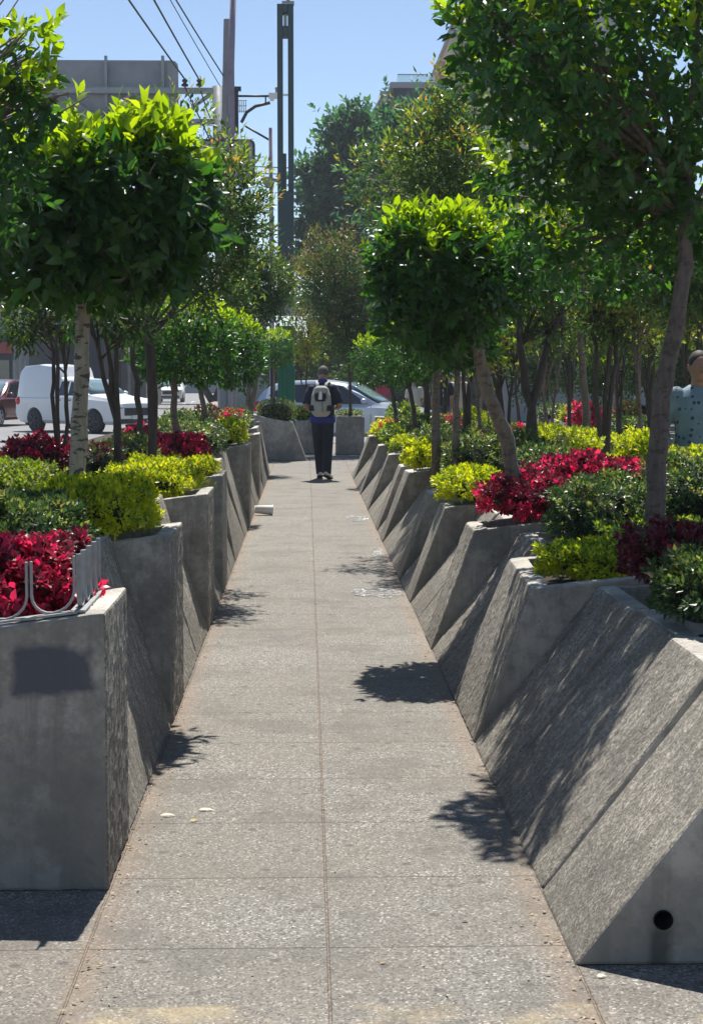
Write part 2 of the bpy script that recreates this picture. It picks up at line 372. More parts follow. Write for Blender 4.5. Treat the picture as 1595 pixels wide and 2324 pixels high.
ordn = ['first', 'second', 'third', 'fourth', 'fifth', 'sixth', 'seventh', 'eighth', 'ninth', 'tenth', 'eleventh', 'twelfth', 'thirteenth', 'fourteenth', 'fifteenth', 'sixteenth', 'seventeenth', 'eighteenth', 'nineteenth', 'twentieth', 'twenty-first', 'twenty-second']
left = [(5.03, 5.67, .605, 1), (5.67, 6.6, .90, 0), (6.6, 7.54, .88, 0), (7.54, 8.24, .605, 1), (8.24, 9.3, .90, 0), (9.3, 10.3, .86, 0), (10.3, 11.0, .605, 1),
        (11.0, 12.1, .88, 0), (12.1, 12.8, .605, 1), (12.8, 14.2, .86, 0), (14.2, 15.0, .75, 1), (15.0, 16.4, .90, 0), (16.4, 17.7, .85, 0), (17.7, 18.4, .605, 1),
        (18.4, 20.0, .85, 0), (20.0, 21.4, .8, 0), (21.4, 22.1, .605, 1), (22.1, 23.6, .82, 0), (23.6, 24.8, .7, 1), (24.8, 26.4, .85, 0), (26.4, 27.7, .75, 0)]
rnd = random.Random(3)
cp = [0, 0]; first_left = None
for (a, b, xt, pr) in left:
    k = cp[pr]; cp[pr] += 1
    if k == 0 and pr: lab = 'nearest left upright concrete block, dark paint patch on its front and hoop railing on top'
    elif pr: lab = '%s protruding upright concrete block from the camera in the left planter row' % ordn[k]
    else: lab = '%s sloping recessed concrete panel from the camera in the left planter row' % ordn[k]
    xt1 = xt+rnd.uniform(-.02, .03) if not pr else xt
    o = block(-1, .605, a, b, xt, xt1, .85+rnd.uniform(-.008, .008) if k or not pr else .85, 1.55, -.13, lab, 'concrete blocks of the left planter row', pr,
              ('rough', 'painted', 'rim', 'soil') if (k == 0 and pr) else ('rough', 'smooth', 'rim', 'soil'))
right = [(4.335, 5.01, 1.235, 0), (5.01, 5.60, 1.215, 0), (5.60, 6.31, 1.255, 0), (6.31, 7.08, 1.225, 0), (7.08, 8.24, .947, 1), (8.24, 8.97, 1.23, 0), (8.97, 9.55, 1.20, 0),
         (9.55, 10.08, .947, 1), (10.08, 10.8, 1.2, 0), (10.8, 11.58, 1.08, 0), (11.58, 12.05, .947, 1), (12.05, 12.9, 1.12, 0), (12.9, 13.4, .94, 1), (13.4, 14.6, 1.2, 0),
         (14.6, 15.87, 1.1, 0), (15.87, 16.4, .96, 1), (16.4, 17.1, 1.05, 0), (17.1, 17.6, .95, 1), (17.6, 18.6, 1.2, 0), (18.6, 19.7, 1.1, 0), (19.7, 20.2, .95, 1),
         (20.2, 21.3, 1.12, 0), (21.3, 22.4, 1.05, 0), (22.4, 22.9, .95, 1), (22.9, 24.3, 1.12, 0), (24.3, 25.7, 1.05, 0), (25.7, 26.3, .95, 1), (26.3, 27.3, 1.08, 0)]
cp = [0, 0]
for (a, b, xt, pr) in right:
    k = cp[pr]; cp[pr] += 1
    if not pr: xt = max(xt, 1.21)
    if k == 0 and not pr: lab = 'nearest right sloping concrete block with a round drain hole in its end'
    elif pr: lab = '%s protruding leaning concrete block from the camera in the right planter row' % ordn[k]
    else: lab = '%s deeply sloping concrete panel from the camera in the right planter row' % ordn[k]
    o = block(1, .703+(0 if pr or k == 0 else rnd.uniform(0, .006)), a, b, xt, xt+(.04 if b-a > 1.1 and pr else rnd.uniform(-.02, .02) if k > 3 else 0), (.655 if pr else .675)+rnd.uniform(-.006, .006)+(.03 if 9.5 < a < 9.6 else 0), 1.75, .10 if pr else .02, lab,
              'concrete blocks of the right planter row', pr, ('rough', 'smooth' if k or pr else 'stained', 'rim', 'soil'), rg=not (k == 0 and not pr))
    if k == 0 and not pr:
        c = G(); c.tube([(.935, 4.2, .124), (.935, 4.52, .124)], .026, 20, cap=True); co_ = c.build('cut', 'smooth')
        m = o.modifiers.new('b', 'BOOLEAN'); m.object = co_; m.solver = 'EXACT'; bake(o, [co_])
        g = G(); g.tube([(.935, 4.334, .124), (.935, 4.50, .124)], .0255, 20, cap=False); M['hole'] = simple('pipe_dark', (.02, .02, .02), .8)
        p = g.build('drain_pipe', 'hole', loc=o.location); p.parent = o; p.location = (0, 0, 0)
# outer low walls of the two beds
def longwall(x, y0, y1, h, label):
    g = G(); g.box((x, (y0+y1)/2, h/2), (.14, y1-y0, h)); return tag(g.build('bed_wall', ['smooth'], bevel=.01), label, 'wall')
longwall(-3.02, 5.03, 28, .66, 'low concrete wall along the road side of the left planting bed')
longwall(2.83, 4.4, 27.3, .62, 'low concrete wall behind the right planting bed beside the second path')
g = G(); g.box((-2.3, 5.08, .39), (1.5, .1, .78)); tag(g.build('bed_wall', 'smooth', bevel=.008), 'concrete end wall continuing left from the nearest upright block', 'wall')
g = G(); g.box((2.25, 4.40, .31), (1.0, .12, .62)); tag(g.build('bed_wall', 'smooth', bevel=.008), 'concrete end wall continuing right from the block with the drain hole', 'wall')
# second planter row beyond the side path
cp = 0
for i, (a, b, xt, z) in enumerate([(21.5, 24, 5.1, .68), (24, 26.6, 5.25, .66), (26.6, 29.3, 5.12, .68), (29.3, 31.6, 5.3, .67), (31.6, 34.4, 5.1, .69), (34.4, 37.0, 5.2, .67), (37.0, 39.0, 5.1, .68)]):
    o = block(1, 4.95, a, b, xt, xt+.06, z, 6.6, .03, '%s planter block from the camera in the far row beyond the side path%s' % (ordn[i], ', yellow chevron' if i == 3 else ''), 'planter blocks beyond the side path', 1)
    if i == 3:
        M['yellow'] = simple('yellow_paint', (.55, .5, .08), .6)
        g = G()
        def fp(y, z_): t = z_/.67; return (4.95+.33*t-.008, y, z_)
        for p, q in (((31.2, .24), (30.75, .5)), ((30.75, .5), (30.3, .24))):
            g.tube([fp(*p), fp(*q)], .012, 5)
        pz = g.build('yellow_chevron', 'yellow', loc=o.location); pz.parent = o; pz.location = (0, 0, 0)
g = G(); g.box((7.6, 30, .3), (2.6, 18, .55)); tag(g.build('bed_soil', 'soil'), kind='structure')
# planters closing the end of the path
def quadblock(pts, y0, y1, lab, name='end_planter'):
    g = G(); n = len(pts); c = np.mean([p for p in pts], 0)
    g.prism(pts, y0, y1, 1)
    o = g.build(name, ['smooth', 'rim'], bevel=.012)
    tag(o, lab, 'planter'); return o
def P2(u, v, d): p = at(u, v, d); return (p.x, p.z)
quadblock([P2(608, 1044, 31.7)[:1]+(0,), P2(696, 1045, 31.7)[:1]+(0,), P2(664, 959, 31.7), P2(563, 939, 31.7), (P2(560, 939, 31.7)[0]-.4, .85), (P2(563, 939, 31.7)[0]-.4, 0)], 31.6, 32.5, 'slanted grey concrete planter holding the clipped box hedge at the path end')
quadblock([(-.22, 0), (.3, 0), (.22, .70), (-.24, .66)], 34.5, 35.3, 'low grey concrete planter behind the slanted one, lime plant on it')
quadblock([(.585, 0), (1.15, 0), (1.16, .74), (1.1, .775), (.6, .775)], 34.2, 35.2, 'upright grey concrete planter right of the walker at the path end')
quadblock([(1.25, 0), (1.9, 0), (1.9, .72), (1.42, .74)], 35.0, 36.0, 'grey concrete planter in front of the silver car front wheel')

# ------------------------------------------------------------------ vegetation
UP = np.array([0, 0, 1.])
def nrm(a): return a/(np.linalg.norm(a, axis=-1, keepdims=True)+1e-9)
def sprays(g, rs, P, T, k, tl, L, W, mi, detail, upn=.35, open_=.75):
    n = len(P)
    A = nrm(np.cross(T, np.array([.31, .17, .93]))); B = np.cross(T, A)
    ph = rs.uniform(0, 6.28, n)
    for j in range(k):
        s = (j+.3)/k; an = ph+j*2.4
        side = A*np.cos(an)[:, None]+B*np.sin(an)[:, None]
        pos = P+T*(tl*s)+side*.004
        o_ = open_*(1.25-.8*s)
        D = nrm(T*(.35+s*.6)+side*o_+rs.normal(0, .18, (n, 3)))
        Nn = T+UP*upn+rs.normal(0, .25, (n, 3))
        ll = L*rs.uniform(.45, 1.2, n)*(1-.3*abs(s-.4))
        g.leaves(pos, D, Nn, ll, ll*W, mi, detail)
def crown(g, rs, c, R, n, L, pw=2.6, new=.6, k=6, detail=1, W=.48, bump_=.10, shell=.16, mats=(0, 1), upbias=.5, zcut=.35, tl=1.2, inner=.22, lo=-1):
    c = np.array(c); R = np.array(R)
    u = nrm(rs.normal(0, 1, (n, 3))); 
    u = u[u[:, 2] > lo]; n = len(u)
    f = 1/(np.sum(np.abs(u)**pw, 1)**(1/pw))
    ph = rs.uniform(0, 6, 6)
    bm = 1+bump_*(np.sin(u[:, 0]*5+ph[0])*np.cos(u[:, 1]*6+ph[1])+.6*np.sin(u[:, 2]*9+ph[2]+u[:, 0]*7))
    r = 1-np.abs(rs.normal(0, shell, n)); ins = rs.uniform(0, 1, n) < inner; r[ins] = rs.uniform(.3, .95, ins.sum())
    S = u*(f*bm*np.clip(r, .1, 1))[:, None]
    lng = rs.uniform(0, 1, n) < .035; S[lng] *= rs.uniform(1.05, 1.28, (lng.sum(), 1)); P = c+S*R
    nn = nrm(np.sign(S)*np.abs(S)**(pw-1)/R)
    T = nrm(nn*.8+UP*upbias*np.clip(.3+u[:, 2:3], -.2, 1)+rs.normal(0, .3, (n, 3)))
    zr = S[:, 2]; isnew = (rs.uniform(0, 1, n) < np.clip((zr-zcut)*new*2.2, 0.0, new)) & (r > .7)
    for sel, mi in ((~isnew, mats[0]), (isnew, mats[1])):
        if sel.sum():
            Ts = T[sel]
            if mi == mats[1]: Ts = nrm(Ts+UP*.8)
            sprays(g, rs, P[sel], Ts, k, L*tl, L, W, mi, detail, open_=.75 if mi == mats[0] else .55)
def limb(g, a, b, r0, r1, rs, seg=7, n=5, bow=.06, mi=0):
    a = np.array(a, float); b = np.array(b, float); d = b-a; ln = np.linalg.norm(d)
    off = rs.normal(0, bow*ln, 3); pts = []; rr = []
    for i in range(n+1):
        t = i/n; pts.append(tuple(a+d*t+off*math.sin(t*math.pi)*.5+rs.normal(0, .006*ln, 3)*(0 < i < n))); rr.append(r0+(r1-r0)*t)
    g.tube(pts, rr, seg, mi, wob=.06); return pts
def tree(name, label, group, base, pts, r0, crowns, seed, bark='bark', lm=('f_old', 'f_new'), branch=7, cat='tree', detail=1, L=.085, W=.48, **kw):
    """pts: trunk points (world) from base up; crowns: list of (centre, radii, n)"""
    rs = np.random.RandomState(seed); root = empty(name, base, label, cat, group); bl = Vector(base)
    t = G(); allp = [tuple(base)]+[tuple(p) for p in pts]; n = len(allp)
    dn = []
    for i in range(n-1):
        for q in range(4):
            f = q/4; dn.append(tuple(np.array(allp[i])*(1-f)+np.array(allp[i+1])*f))
    dn.append(allp[-1]); m_ = len(dn)
    dn = [tuple(np.array(p)+rs.normal(0, r0*.08, 3)) for p in dn]
    rr = [r0*(1.18 if i == 0 else 1)*(1-.42*i/m_) for i in range(m_)]
    t.tube(dn, rr, 10, wob=.05)
    top = dn[-1]
    for c, R, _ in crowns:
        for b in range(branch):
            a = rs.uniform(0, 6.28); u = np.array([math.cos(a)*.6, math.sin(a)*.6, rs.uniform(-.2, .7)])
            end = np.array(c)+u*np.array(R); st = dn[-1-rs.randint(0, 3)]
            pp = limb(t, st, end, r0*.32, r0*.08, rs, 6)
            for q in range(2):
                e2 = end+rs.normal(0, .3, 3)*np.array(R); limb(t, pp[3], e2, r0*.15, r0*.06, rs, 5, 3)
    to = t.build('trunk', bark, loc=bl); to.parent = root; to.location = (0, 0, 0)
    g = G()
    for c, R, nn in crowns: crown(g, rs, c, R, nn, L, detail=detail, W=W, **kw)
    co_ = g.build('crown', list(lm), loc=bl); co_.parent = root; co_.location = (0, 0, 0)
    return root
def V3(u, v, d): return tuple(at(u, v, d))
FG = 'clipped ficus trees in the planters'; WG = 'slender trees in the planting beds'
# left clipped tree
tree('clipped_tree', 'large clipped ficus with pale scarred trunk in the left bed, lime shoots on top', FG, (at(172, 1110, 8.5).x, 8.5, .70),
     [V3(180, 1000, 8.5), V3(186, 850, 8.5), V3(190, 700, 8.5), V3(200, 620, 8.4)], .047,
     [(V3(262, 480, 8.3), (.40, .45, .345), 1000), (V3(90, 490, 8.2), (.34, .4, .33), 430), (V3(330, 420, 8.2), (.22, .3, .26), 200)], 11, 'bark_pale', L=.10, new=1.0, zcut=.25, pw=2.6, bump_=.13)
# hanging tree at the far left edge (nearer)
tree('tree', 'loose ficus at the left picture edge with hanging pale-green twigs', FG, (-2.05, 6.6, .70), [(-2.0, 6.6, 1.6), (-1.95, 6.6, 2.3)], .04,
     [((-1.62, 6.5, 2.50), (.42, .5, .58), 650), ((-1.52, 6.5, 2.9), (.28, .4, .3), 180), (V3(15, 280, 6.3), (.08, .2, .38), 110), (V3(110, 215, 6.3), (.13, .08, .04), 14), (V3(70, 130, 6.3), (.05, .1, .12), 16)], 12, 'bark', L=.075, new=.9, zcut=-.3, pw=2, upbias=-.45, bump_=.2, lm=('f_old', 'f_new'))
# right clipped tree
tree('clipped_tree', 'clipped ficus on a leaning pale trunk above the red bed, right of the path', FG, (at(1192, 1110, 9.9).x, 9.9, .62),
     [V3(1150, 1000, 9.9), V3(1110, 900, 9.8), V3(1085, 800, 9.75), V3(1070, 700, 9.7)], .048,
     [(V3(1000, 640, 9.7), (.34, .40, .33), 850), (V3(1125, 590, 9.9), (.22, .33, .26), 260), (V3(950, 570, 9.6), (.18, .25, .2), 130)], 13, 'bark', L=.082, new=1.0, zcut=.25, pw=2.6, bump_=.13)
# big near right tree
tree('tree', 'big dense ficus filling the top right with a grey-brown trunk leaning right', FG, (at(1482, 1215, 8.0).x, 8.0, .60),
     [V3(1490, 1050, 8.0), V3(1500, 900, 8.0), V3(1530, 760, 8.0), V3(1555, 600, 8.0), V3(1560, 400, 8.0)], .052,
     [(V3(1400, 130, 7.9), (.60, .6, .60), 950), (V3(1190, 70, 7.4), (.24, .4, .40), 260), (V3(1560, 400, 8.3), (.5, .5, .42), 480), (V3(1270, 400, 8.4), (.34, .4, .40), 260), (V3(1400, 560, 8.6), (.4, .4, .22), 130), (V3(1530, -150, 8), (.7, .7, .5), 450),
      (V3(1075, 40, 7.6), (.09, .2, .26), 50)], 14, 'bark_mid', L=.078, new=.6, zcut=-.35, pw=2.2, upbias=-.1, bump_=.14, branch=5)
# smaller clipped trees, left row
def small_clip(label, d, trunk, cu, cv, ru, rv, n, seed, L=.075, z0=.7, bark='bark'):
    c = at(cu, cv, d); k = d/F
    return tree('clipped_tree', label, FG, (at(trunk[0][0], 1000, d).x, d, z0), [V3(u, v, d) for u, v in trunk], .035 if d < 25 else .03,
                [(tuple(c), (ru*k, ru*k*1.1, rv*k), n)], seed, bark, L=L, new=1.0, zcut=.2, pw=2.8, detail=0 if d > 13 else 1, branch=4, bump_=.09)
small_clip('clipped ficus with lime shoots, nearest of the small ones in the left row', 14.5, [(402, 980), (395, 930), (395, 860), (410, 800)], 418, 768, 98, 88, 650, 21)
small_clip('clipped ficus just behind the nearest small one in the left row', 18.5, [(468, 960), (455, 880), (450, 830), (480, 810)], 530, 795, 58, 68, 520, 22)
small_clip('second dark clipped ficus between two others in the left row', 17, [(352, 985), (350, 900), (350, 800)], 355, 790, 50, 55, 300, 23, bark='bark_dark')
small_clip('tiny box-shaped clipped ficus beside the green pillar', 32.2, [(622, 950), (622, 880), (622, 820)], 625, 790, 36, 36, 420, 24, .07)
# right row, small ones
small_clip('small dark clipped ficus leaning left in the right row', 24.5, [(903, 980), (893, 900), (880, 850), (875, 830)], 870, 815, 62, 52, 500, 25, z0=.6, bark='bark_dark')
small_clip('small clipped ficus behind the leaning-trunk tree, right row', 21, [(942, 985), (938, 930), (925, 860), (930, 830)], 935, 800, 62, 58, 480, 26, z0=.6, bark='bark_dark')
small_clip('pale-trunked clipped ficus in the middle of the right row', 14, [(1033, 1030), (1035, 950), (1038, 830), (1040, 790)], 1040, 760, 75, 60, 520, 27, z0=.6)
# slender multi-stem trees
def wild(label, base, stems, r, crowns, seed, bark='bark_dark', lm=('w_old', 'w_mix'), L=.075, W=.36, n_new=.6, name='tree', dense=.5, **kw):
    rs = np.random.RandomState(seed); root = empty(name, base, label, 'tree', WG); bl = Vector(base)
    t = G()
    for st in stems:
        pts = [tuple(base)]+[tuple(p) for p in st]; m_ = len(pts)
        dn = []
        for i in range(m_-1):
            for q in range(3):
                f = q/3; dn.append(tuple(np.array(pts[i])*(1-f)+np.array(pts[i+1])*f+rs.normal(0, r*.25, 3)*(i+q > 0)))
        dn.append(pts[-1]); t.tube(dn, [r*(1-.6*i/len(dn)) for i in range(len(dn))], 7, wob=.08)
        c, R, _ = crowns[rs.randint(len(crowns))]
        for b in range(7):
            e = np.array(c)+rs.uniform(-.8, .8, 3)*np.array(R); pp = limb(t, dn[-1-rs.randint(0, 4)], e, r*.4, r*.08, rs, 5)
            limb(t, pp[2], np.array(c)+rs.uniform(-.9, .9, 3)*np.array(R), r*.2, r*.05, rs, 4, 3)
    to = t.build('trunk', bark, loc=bl); to.parent = root; to.location = (0, 0, 0)
    g = G()
    for c, R, nn in crowns: crown(g, rs, c, R, nn, L, detail=0, W=W, new=n_new, zcut=kw.get('zcut', -.3), pw=2, bump_=.28, shell=.35, inner=dense, upbias=kw.get('upbias', .4), k=kw.get('k', 5), tl=2.0)
    co_ = g.build('crown', list(lm), loc=bl); co_.parent = root; co_.location = (0, 0, 0)
    return root
def cr(u, v, d, ru, rv, n): k = d/F; return (V3(u, v, d), (ru*k, max(ru, rv)*k*.8, rv*k), n)
wild('loose tree with yellowish and red-tinged leaves behind the large clipped ficus', (at(345, 1040, 12.5).x, 12.5, .7), [[V3(352, 900, 12.5), V3(345, 760, 12.5), V3(440, 640, 12.5)], [V3(340, 760, 12.5), V3(330, 640, 12.5)]], .034,
     [cr(505, 470, 12.6, 88, 150, 700), cr(400, 300, 12.8, 90, 80, 110), cr(470, 600, 12.6, 75, 100, 260), cr(560, 560, 13.5, 50, 90, 130)], 31, 'bark_dark', n_new=.7)
wild('thin dark three-stemmed tree rising beside the dark red bed on the left', (at(135, 1080, 10.8).x, 10.8, .7), [[V3(120, 900, 10.8), V3(122, 800, 10.8), V3(100, 690, 10.8)], [V3(132, 940, 10.7), V3(130, 780, 10.7), V3(128, 660, 10.7)], [V3(152, 960, 10.8), V3(150, 850, 10.8), V3(142, 760, 10.8)]], .017,
     [cr(110, 700, 10.9, 110, 55, 190), cr(60, 720, 11, 60, 50, 90)], 32, n_new=.8)
wild('forked dark-stemmed tree between the two lime shrubs on the left', (at(270, 1050, 11.8).x, 11.8, .7), [[V3(262, 950, 11.8), V3(230, 820, 11.8), V3(205, 720, 11.8)], [V3(264, 930, 11.8), V3(245, 790, 11.8), V3(225, 680, 11.8)], [V3(265, 900, 11.8), V3(265, 800, 11.8), V3(280, 690, 11.8)]], .024,
     [cr(250, 690, 11.9, 110, 60, 230), cr(300, 730, 12, 50, 40, 60)], 33, n_new=.7)
wild('crooked dark-stemmed tree behind the red flower strip on the left', (at(310, 1050, 13.2).x, 13.2, .7), [[V3(318, 940, 13.2), V3(304, 830, 13.2), V3(305, 700, 13.2)]], .03, [cr(310, 660, 13.3, 70, 70, 200)], 34)
wild('mid-green bushy tree rising behind the small clipped trees on the left', (at(560, 950, 28).x, 28, .3), [[V3(585, 800, 28), V3(590, 700, 28)], [V3(560, 800, 28), V3(560, 680, 28)]], .05,
     [cr(595, 655, 28, 62, 75, 900), cr(545, 620, 28, 50, 60, 450), cr(520, 690, 27, 45, 55, 350)], 35, 'bark', n_new=.3, L=.11)
wild('slim tree with bronze and pink-tinged leaves behind the walker', (at(795, 985, 34.6).x, 34.6, .5), [[V3(795, 880, 34.6), V3(790, 780, 34.6), V3(770, 680, 34.6)], [V3(795, 850, 34.6), V3(830, 760, 34.6)]], .035,
     [cr(755, 640, 34.6, 82, 110, 2000), cr(795, 760, 34.6, 62, 60, 800), cr(830, 690, 34.6, 50, 60, 400)], 36, 'bark_dark', ('w_old', 'w_red'), L=.10, n_new=.5)
wild('thin-stemmed bronze tree left of the walker beside the green pillar', (at(697, 980, 35.6).x, 35.6, .5), [[V3(695, 860, 35.6), V3(700, 740, 35.6)], [V3(690, 900, 35.6), V3(668, 780, 35.6)]], .022,
     [cr(695, 760, 35.6, 48, 60, 420), cr(700, 640, 36.2, 40, 60, 260)], 37, 'bark_dark', ('w_mix', 'w_red'), L=.10, n_new=.6)
wild('tall open tree with olive and orange leaves left of the dense top right tree', (at(988, 970, 14.5).x, 14.5, .6), [[V3(990, 800, 14.5), V3(995, 600, 14.5), V3(990, 420, 14.5)]], .04,
     [cr(985, 400, 14.5, 98, 150, 900), cr(1040, 250, 14.5, 55, 90, 220), cr(880, 380, 15.5, 95, 60, 200), cr(1075, 420, 14, 60, 140, 300), cr(940, 480, 16, 110, 60, 350)], 38, 'bark', n_new=.6)
wild('forked grey trunk tree standing behind the red foliage bed', (at(1207, 1040, 15.2).x, 15.2, .55), [[V3(1205, 930, 15.2), V3(1175, 780, 15.2), V3(1180, 650, 15.2)], [V3(1208, 920, 15.2), V3(1235, 800, 15.2), V3(1275, 700, 15.2)]], .05,
     [cr(1190, 600, 15.3, 110, 120, 600), cr(1290, 560, 15.3, 110, 130, 600), cr(1245, 740, 15.3, 60, 50, 120)], 39, 'bark_dark', n_new=.5)
wild('straight tan-trunked tree right of the forked grey tree', (at(1328, 1005, 19).x, 19, .55), [[V3(1322, 880, 19), V3(1315, 740, 19), V3(1310, 600, 19)]], .052,
     [cr(1310, 640, 19, 110, 110, 700)], 40, 'bark', n_new=.6)
wild('clump of dark crossing stems with a leafy top in the middle of the right bed', (at(1375, 1015, 17).x, 17, .55), [[V3(1352, 900, 17), V3(1350, 780, 17), V3(1330, 680, 17)], [V3(1385, 900, 17), V3(1400, 780, 17), V3(1440, 680, 17)], [V3(1370, 900, 17), V3(1390, 750, 17), V3(1385, 640, 17)]], .032,
     [cr(1400, 640, 17, 120, 110, 750), cr(1360, 720, 17, 80, 60, 200)], 41, n_new=.6)
wild('pale slim tree far back at the right with bright lime leaves', (at(1446, 955, 29).x, 29, .3), [[V3(1445, 850, 29), V3(1440, 740, 29)]], .05,
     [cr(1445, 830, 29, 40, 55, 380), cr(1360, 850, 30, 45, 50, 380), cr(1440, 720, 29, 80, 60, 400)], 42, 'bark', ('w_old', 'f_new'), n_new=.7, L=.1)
wild('dark-trunked tree second from the left in the right bed', (at(968, 960, 22).x, 22, .55), [[V3(968, 880, 22), V3(965, 790, 22)]], .05, [cr(975, 770, 22, 60, 50, 300)], 43, n_new=.4, L=.09)
wild('twin dark-stemmed tree behind the pale-trunked clipped one', (at(1056, 975, 20).x, 20, .55), [[V3(1062, 900, 20), V3(1075, 820, 20), V3(1080, 740, 20)], [V3(1050, 870, 20), V3(1050, 780, 20)]], .035, [cr(1080, 730, 20, 90, 80, 400)], 44, n_new=.5, L=.09)
wild('leafy tree with drooping branches behind the dense top right tree', (3.1, 12.2, .5), [[(3.1, 12.2, 1.6), (3.0, 12.2, 2.4)]], .05, [cr(1560, 610, 12, 110, 120, 600), cr(1480, 560, 12.4, 110, 120, 500)], 45, n_new=.55)
fill = [(1100, 16.5, 1.9, 'thin dark stem directly right of the leaning pale trunk'), (1150, 18.5, 2.1, 'slim tree between the leaning pale trunk and the forked grey tree'), (1120, 24, 2.2, 'distant slim tree behind the leaning pale trunk'), (1245, 21, 2.2, 'slim dark tree just right of the forked grey tree'),
        (1290, 26, 2.4, 'slender tree left of the tan trunk, lit green crown'), (1405, 21.5, 2.2, 'slender tree right of the crossing stem clump'), (1465, 17, 2.2, 'thin stem tree just left of the leaning-right trunk'), (1010, 26, 2.1, 'slim far tree in front of the black T-shirt person'),
        (1180, 34, 2.8, 'slender tree on the far row above its left end'), (1235, 40, 3.0, 'far row tree above the dark clipped hedge'), (1300, 34, 2.9, 'far row tree above the lime and red plants'), (1350, 31, 2.8, 'far row tree right of the red plants'), (1405, 28, 2.6, 'far row tree above the pale pink shrub'), (1475, 25, 2.5, 'far row tree partly behind the leaning-right trunk'), (1560, 22.5, 2.4, 'far row tree behind the man in the blue shirt')]
for i, (u, d, zc, lab) in enumerate(fill):
    x = at(u, 857, d).x; rs2 = random.Random(i*7+1); z0 = .5; dx = rs2.uniform(-.15, .15)
    st = [[(x+dx*.5, d, 1.2), (x+dx, d, zc-.3)]]
    if i % 2: st.append([(x-dx*.4, d, 1.3), (x-dx*1.5, d, zc-.2)])
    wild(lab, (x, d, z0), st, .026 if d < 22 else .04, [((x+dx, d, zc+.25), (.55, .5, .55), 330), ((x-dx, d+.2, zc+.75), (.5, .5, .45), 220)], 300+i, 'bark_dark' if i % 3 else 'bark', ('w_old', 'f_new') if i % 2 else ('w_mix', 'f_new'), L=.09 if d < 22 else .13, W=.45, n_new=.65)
# trees across the side path and behind, closing the view
k = 0
for (u, v, d, ru, rv, n, lm) in [(1100, 740, 46, 120, 110, 1500, ('w_old', 'w_mix')), (1240, 800, 44, 110, 90, 1300, ('w_old', 'w_mix')), (1480, 760, 38, 130, 120, 1500, ('w_old', 'f_new')),
                                 (950, 790, 52, 100, 80, 1200, ('w_old', 'w_mix')), (860, 830, 60, 80, 60, 900, ('w_old', 'w_mix')), (1330, 740, 52, 130, 130, 1500, ('w_old', 'w_mix')), (1580, 800, 34, 80, 110, 900, ('w_old', 'w_mix')), (650, 830, 66, 90, 50, 900, ('w_old', 'w_mix'))]:
    labs = ['leafy street tree behind the forked grey tree', 'round street tree behind the far planter row', 'bright leafy tree far back right of the dark stem clump', 'street tree behind the people in the side path', 'low street tree just right of the silver car',
            'tall street tree behind the tan-trunked tree', 'shaded tree behind the man in the blue shirt', 'pale distant tree behind the green pillar']
    b = at(u, 857, d)
    wild(labs[k], (b.x, d, -.1), [[(b.x, d, 1.6), V3(u, v, d)]], .09, [cr(u, v, d, ru, rv, n)], 60+k, 'bark_dark', lm, L=.17, n_new=.35, W=.5); k += 1
# far blue-green trees
rs = np.random.RandomState(5)
def fartree(label, d, blobs, seed, L=.45, lm=('far', 'far')):
    rs = np.random.RandomState(seed); u0 = np.mean([b[0] for b in blobs]); b = at(u0, 857, d); base = (b.x, d, -.14)
    root = empty('tree', base, label, 'tree', 'tall trees in the distance'); t = G()
    for bb in blobs[:4]: limb(t, base, V3(bb[0], bb[1], d), .25, .08, rs, 8)
    o = t.build('trunk', 'bark_dark', loc=base); o.parent = root; o.location = (0, 0, 0); g = G()
    for (u, v, ru, rv, n) in blobs: c, R, nn = cr(u, v, d, ru, rv, n); crown(g, rs, c, R, int(nn*.75), L, detail=0, W=.55, new=.3, zcut=.2, pw=2, bump_=.5, shell=.4, inner=.35, k=5)
    o = g.build('crown', list(lm), loc=base); o.parent = root; o.location = (0, 0, 0)
fartree('tall dark blue-green tree standing behind the path end', 85, [(730, 430, 55, 75, 420), (785, 320, 50, 55, 420), (790, 430, 85, 80, 700), (830, 300, 45, 45, 300), (745, 530, 75, 75, 600), (850, 420, 80, 90, 600), (690, 560, 25, 50, 150), (800, 590, 95, 80, 600), (748, 300, 18, 14, 60), (705, 400, 30, 20, 90), (800, 262, 22, 12, 60)], 51)
fartree('tall dark tree in front of the glass-railed building', 62, [(930, 300, 70, 60, 600), (1010, 290, 60, 60, 500), (900, 420, 80, 90, 700), (1050, 400, 90, 110, 700), (980, 560, 120, 100, 900)], 52, .35)
fartree('dark street tree across the road on the left', 95, [(60, 740, 110, 70, 900), (190, 760, 110, 60, 800), (320, 750, 90, 65, 700)], 53, .45, ('w_old', 'far'))
fartree('dark street tree across the road behind the small clipped trees', 110, [(430, 770, 90, 60, 600), (540, 780, 80, 60, 600)], 54, .45, ('w_old', 'far'))
fartree('low hedge-like tree behind the silver car', 72, [(770, 800, 90, 50, 800), (900, 780, 90, 60, 800)], 55, .3, ('w_old', 'w_mix'))
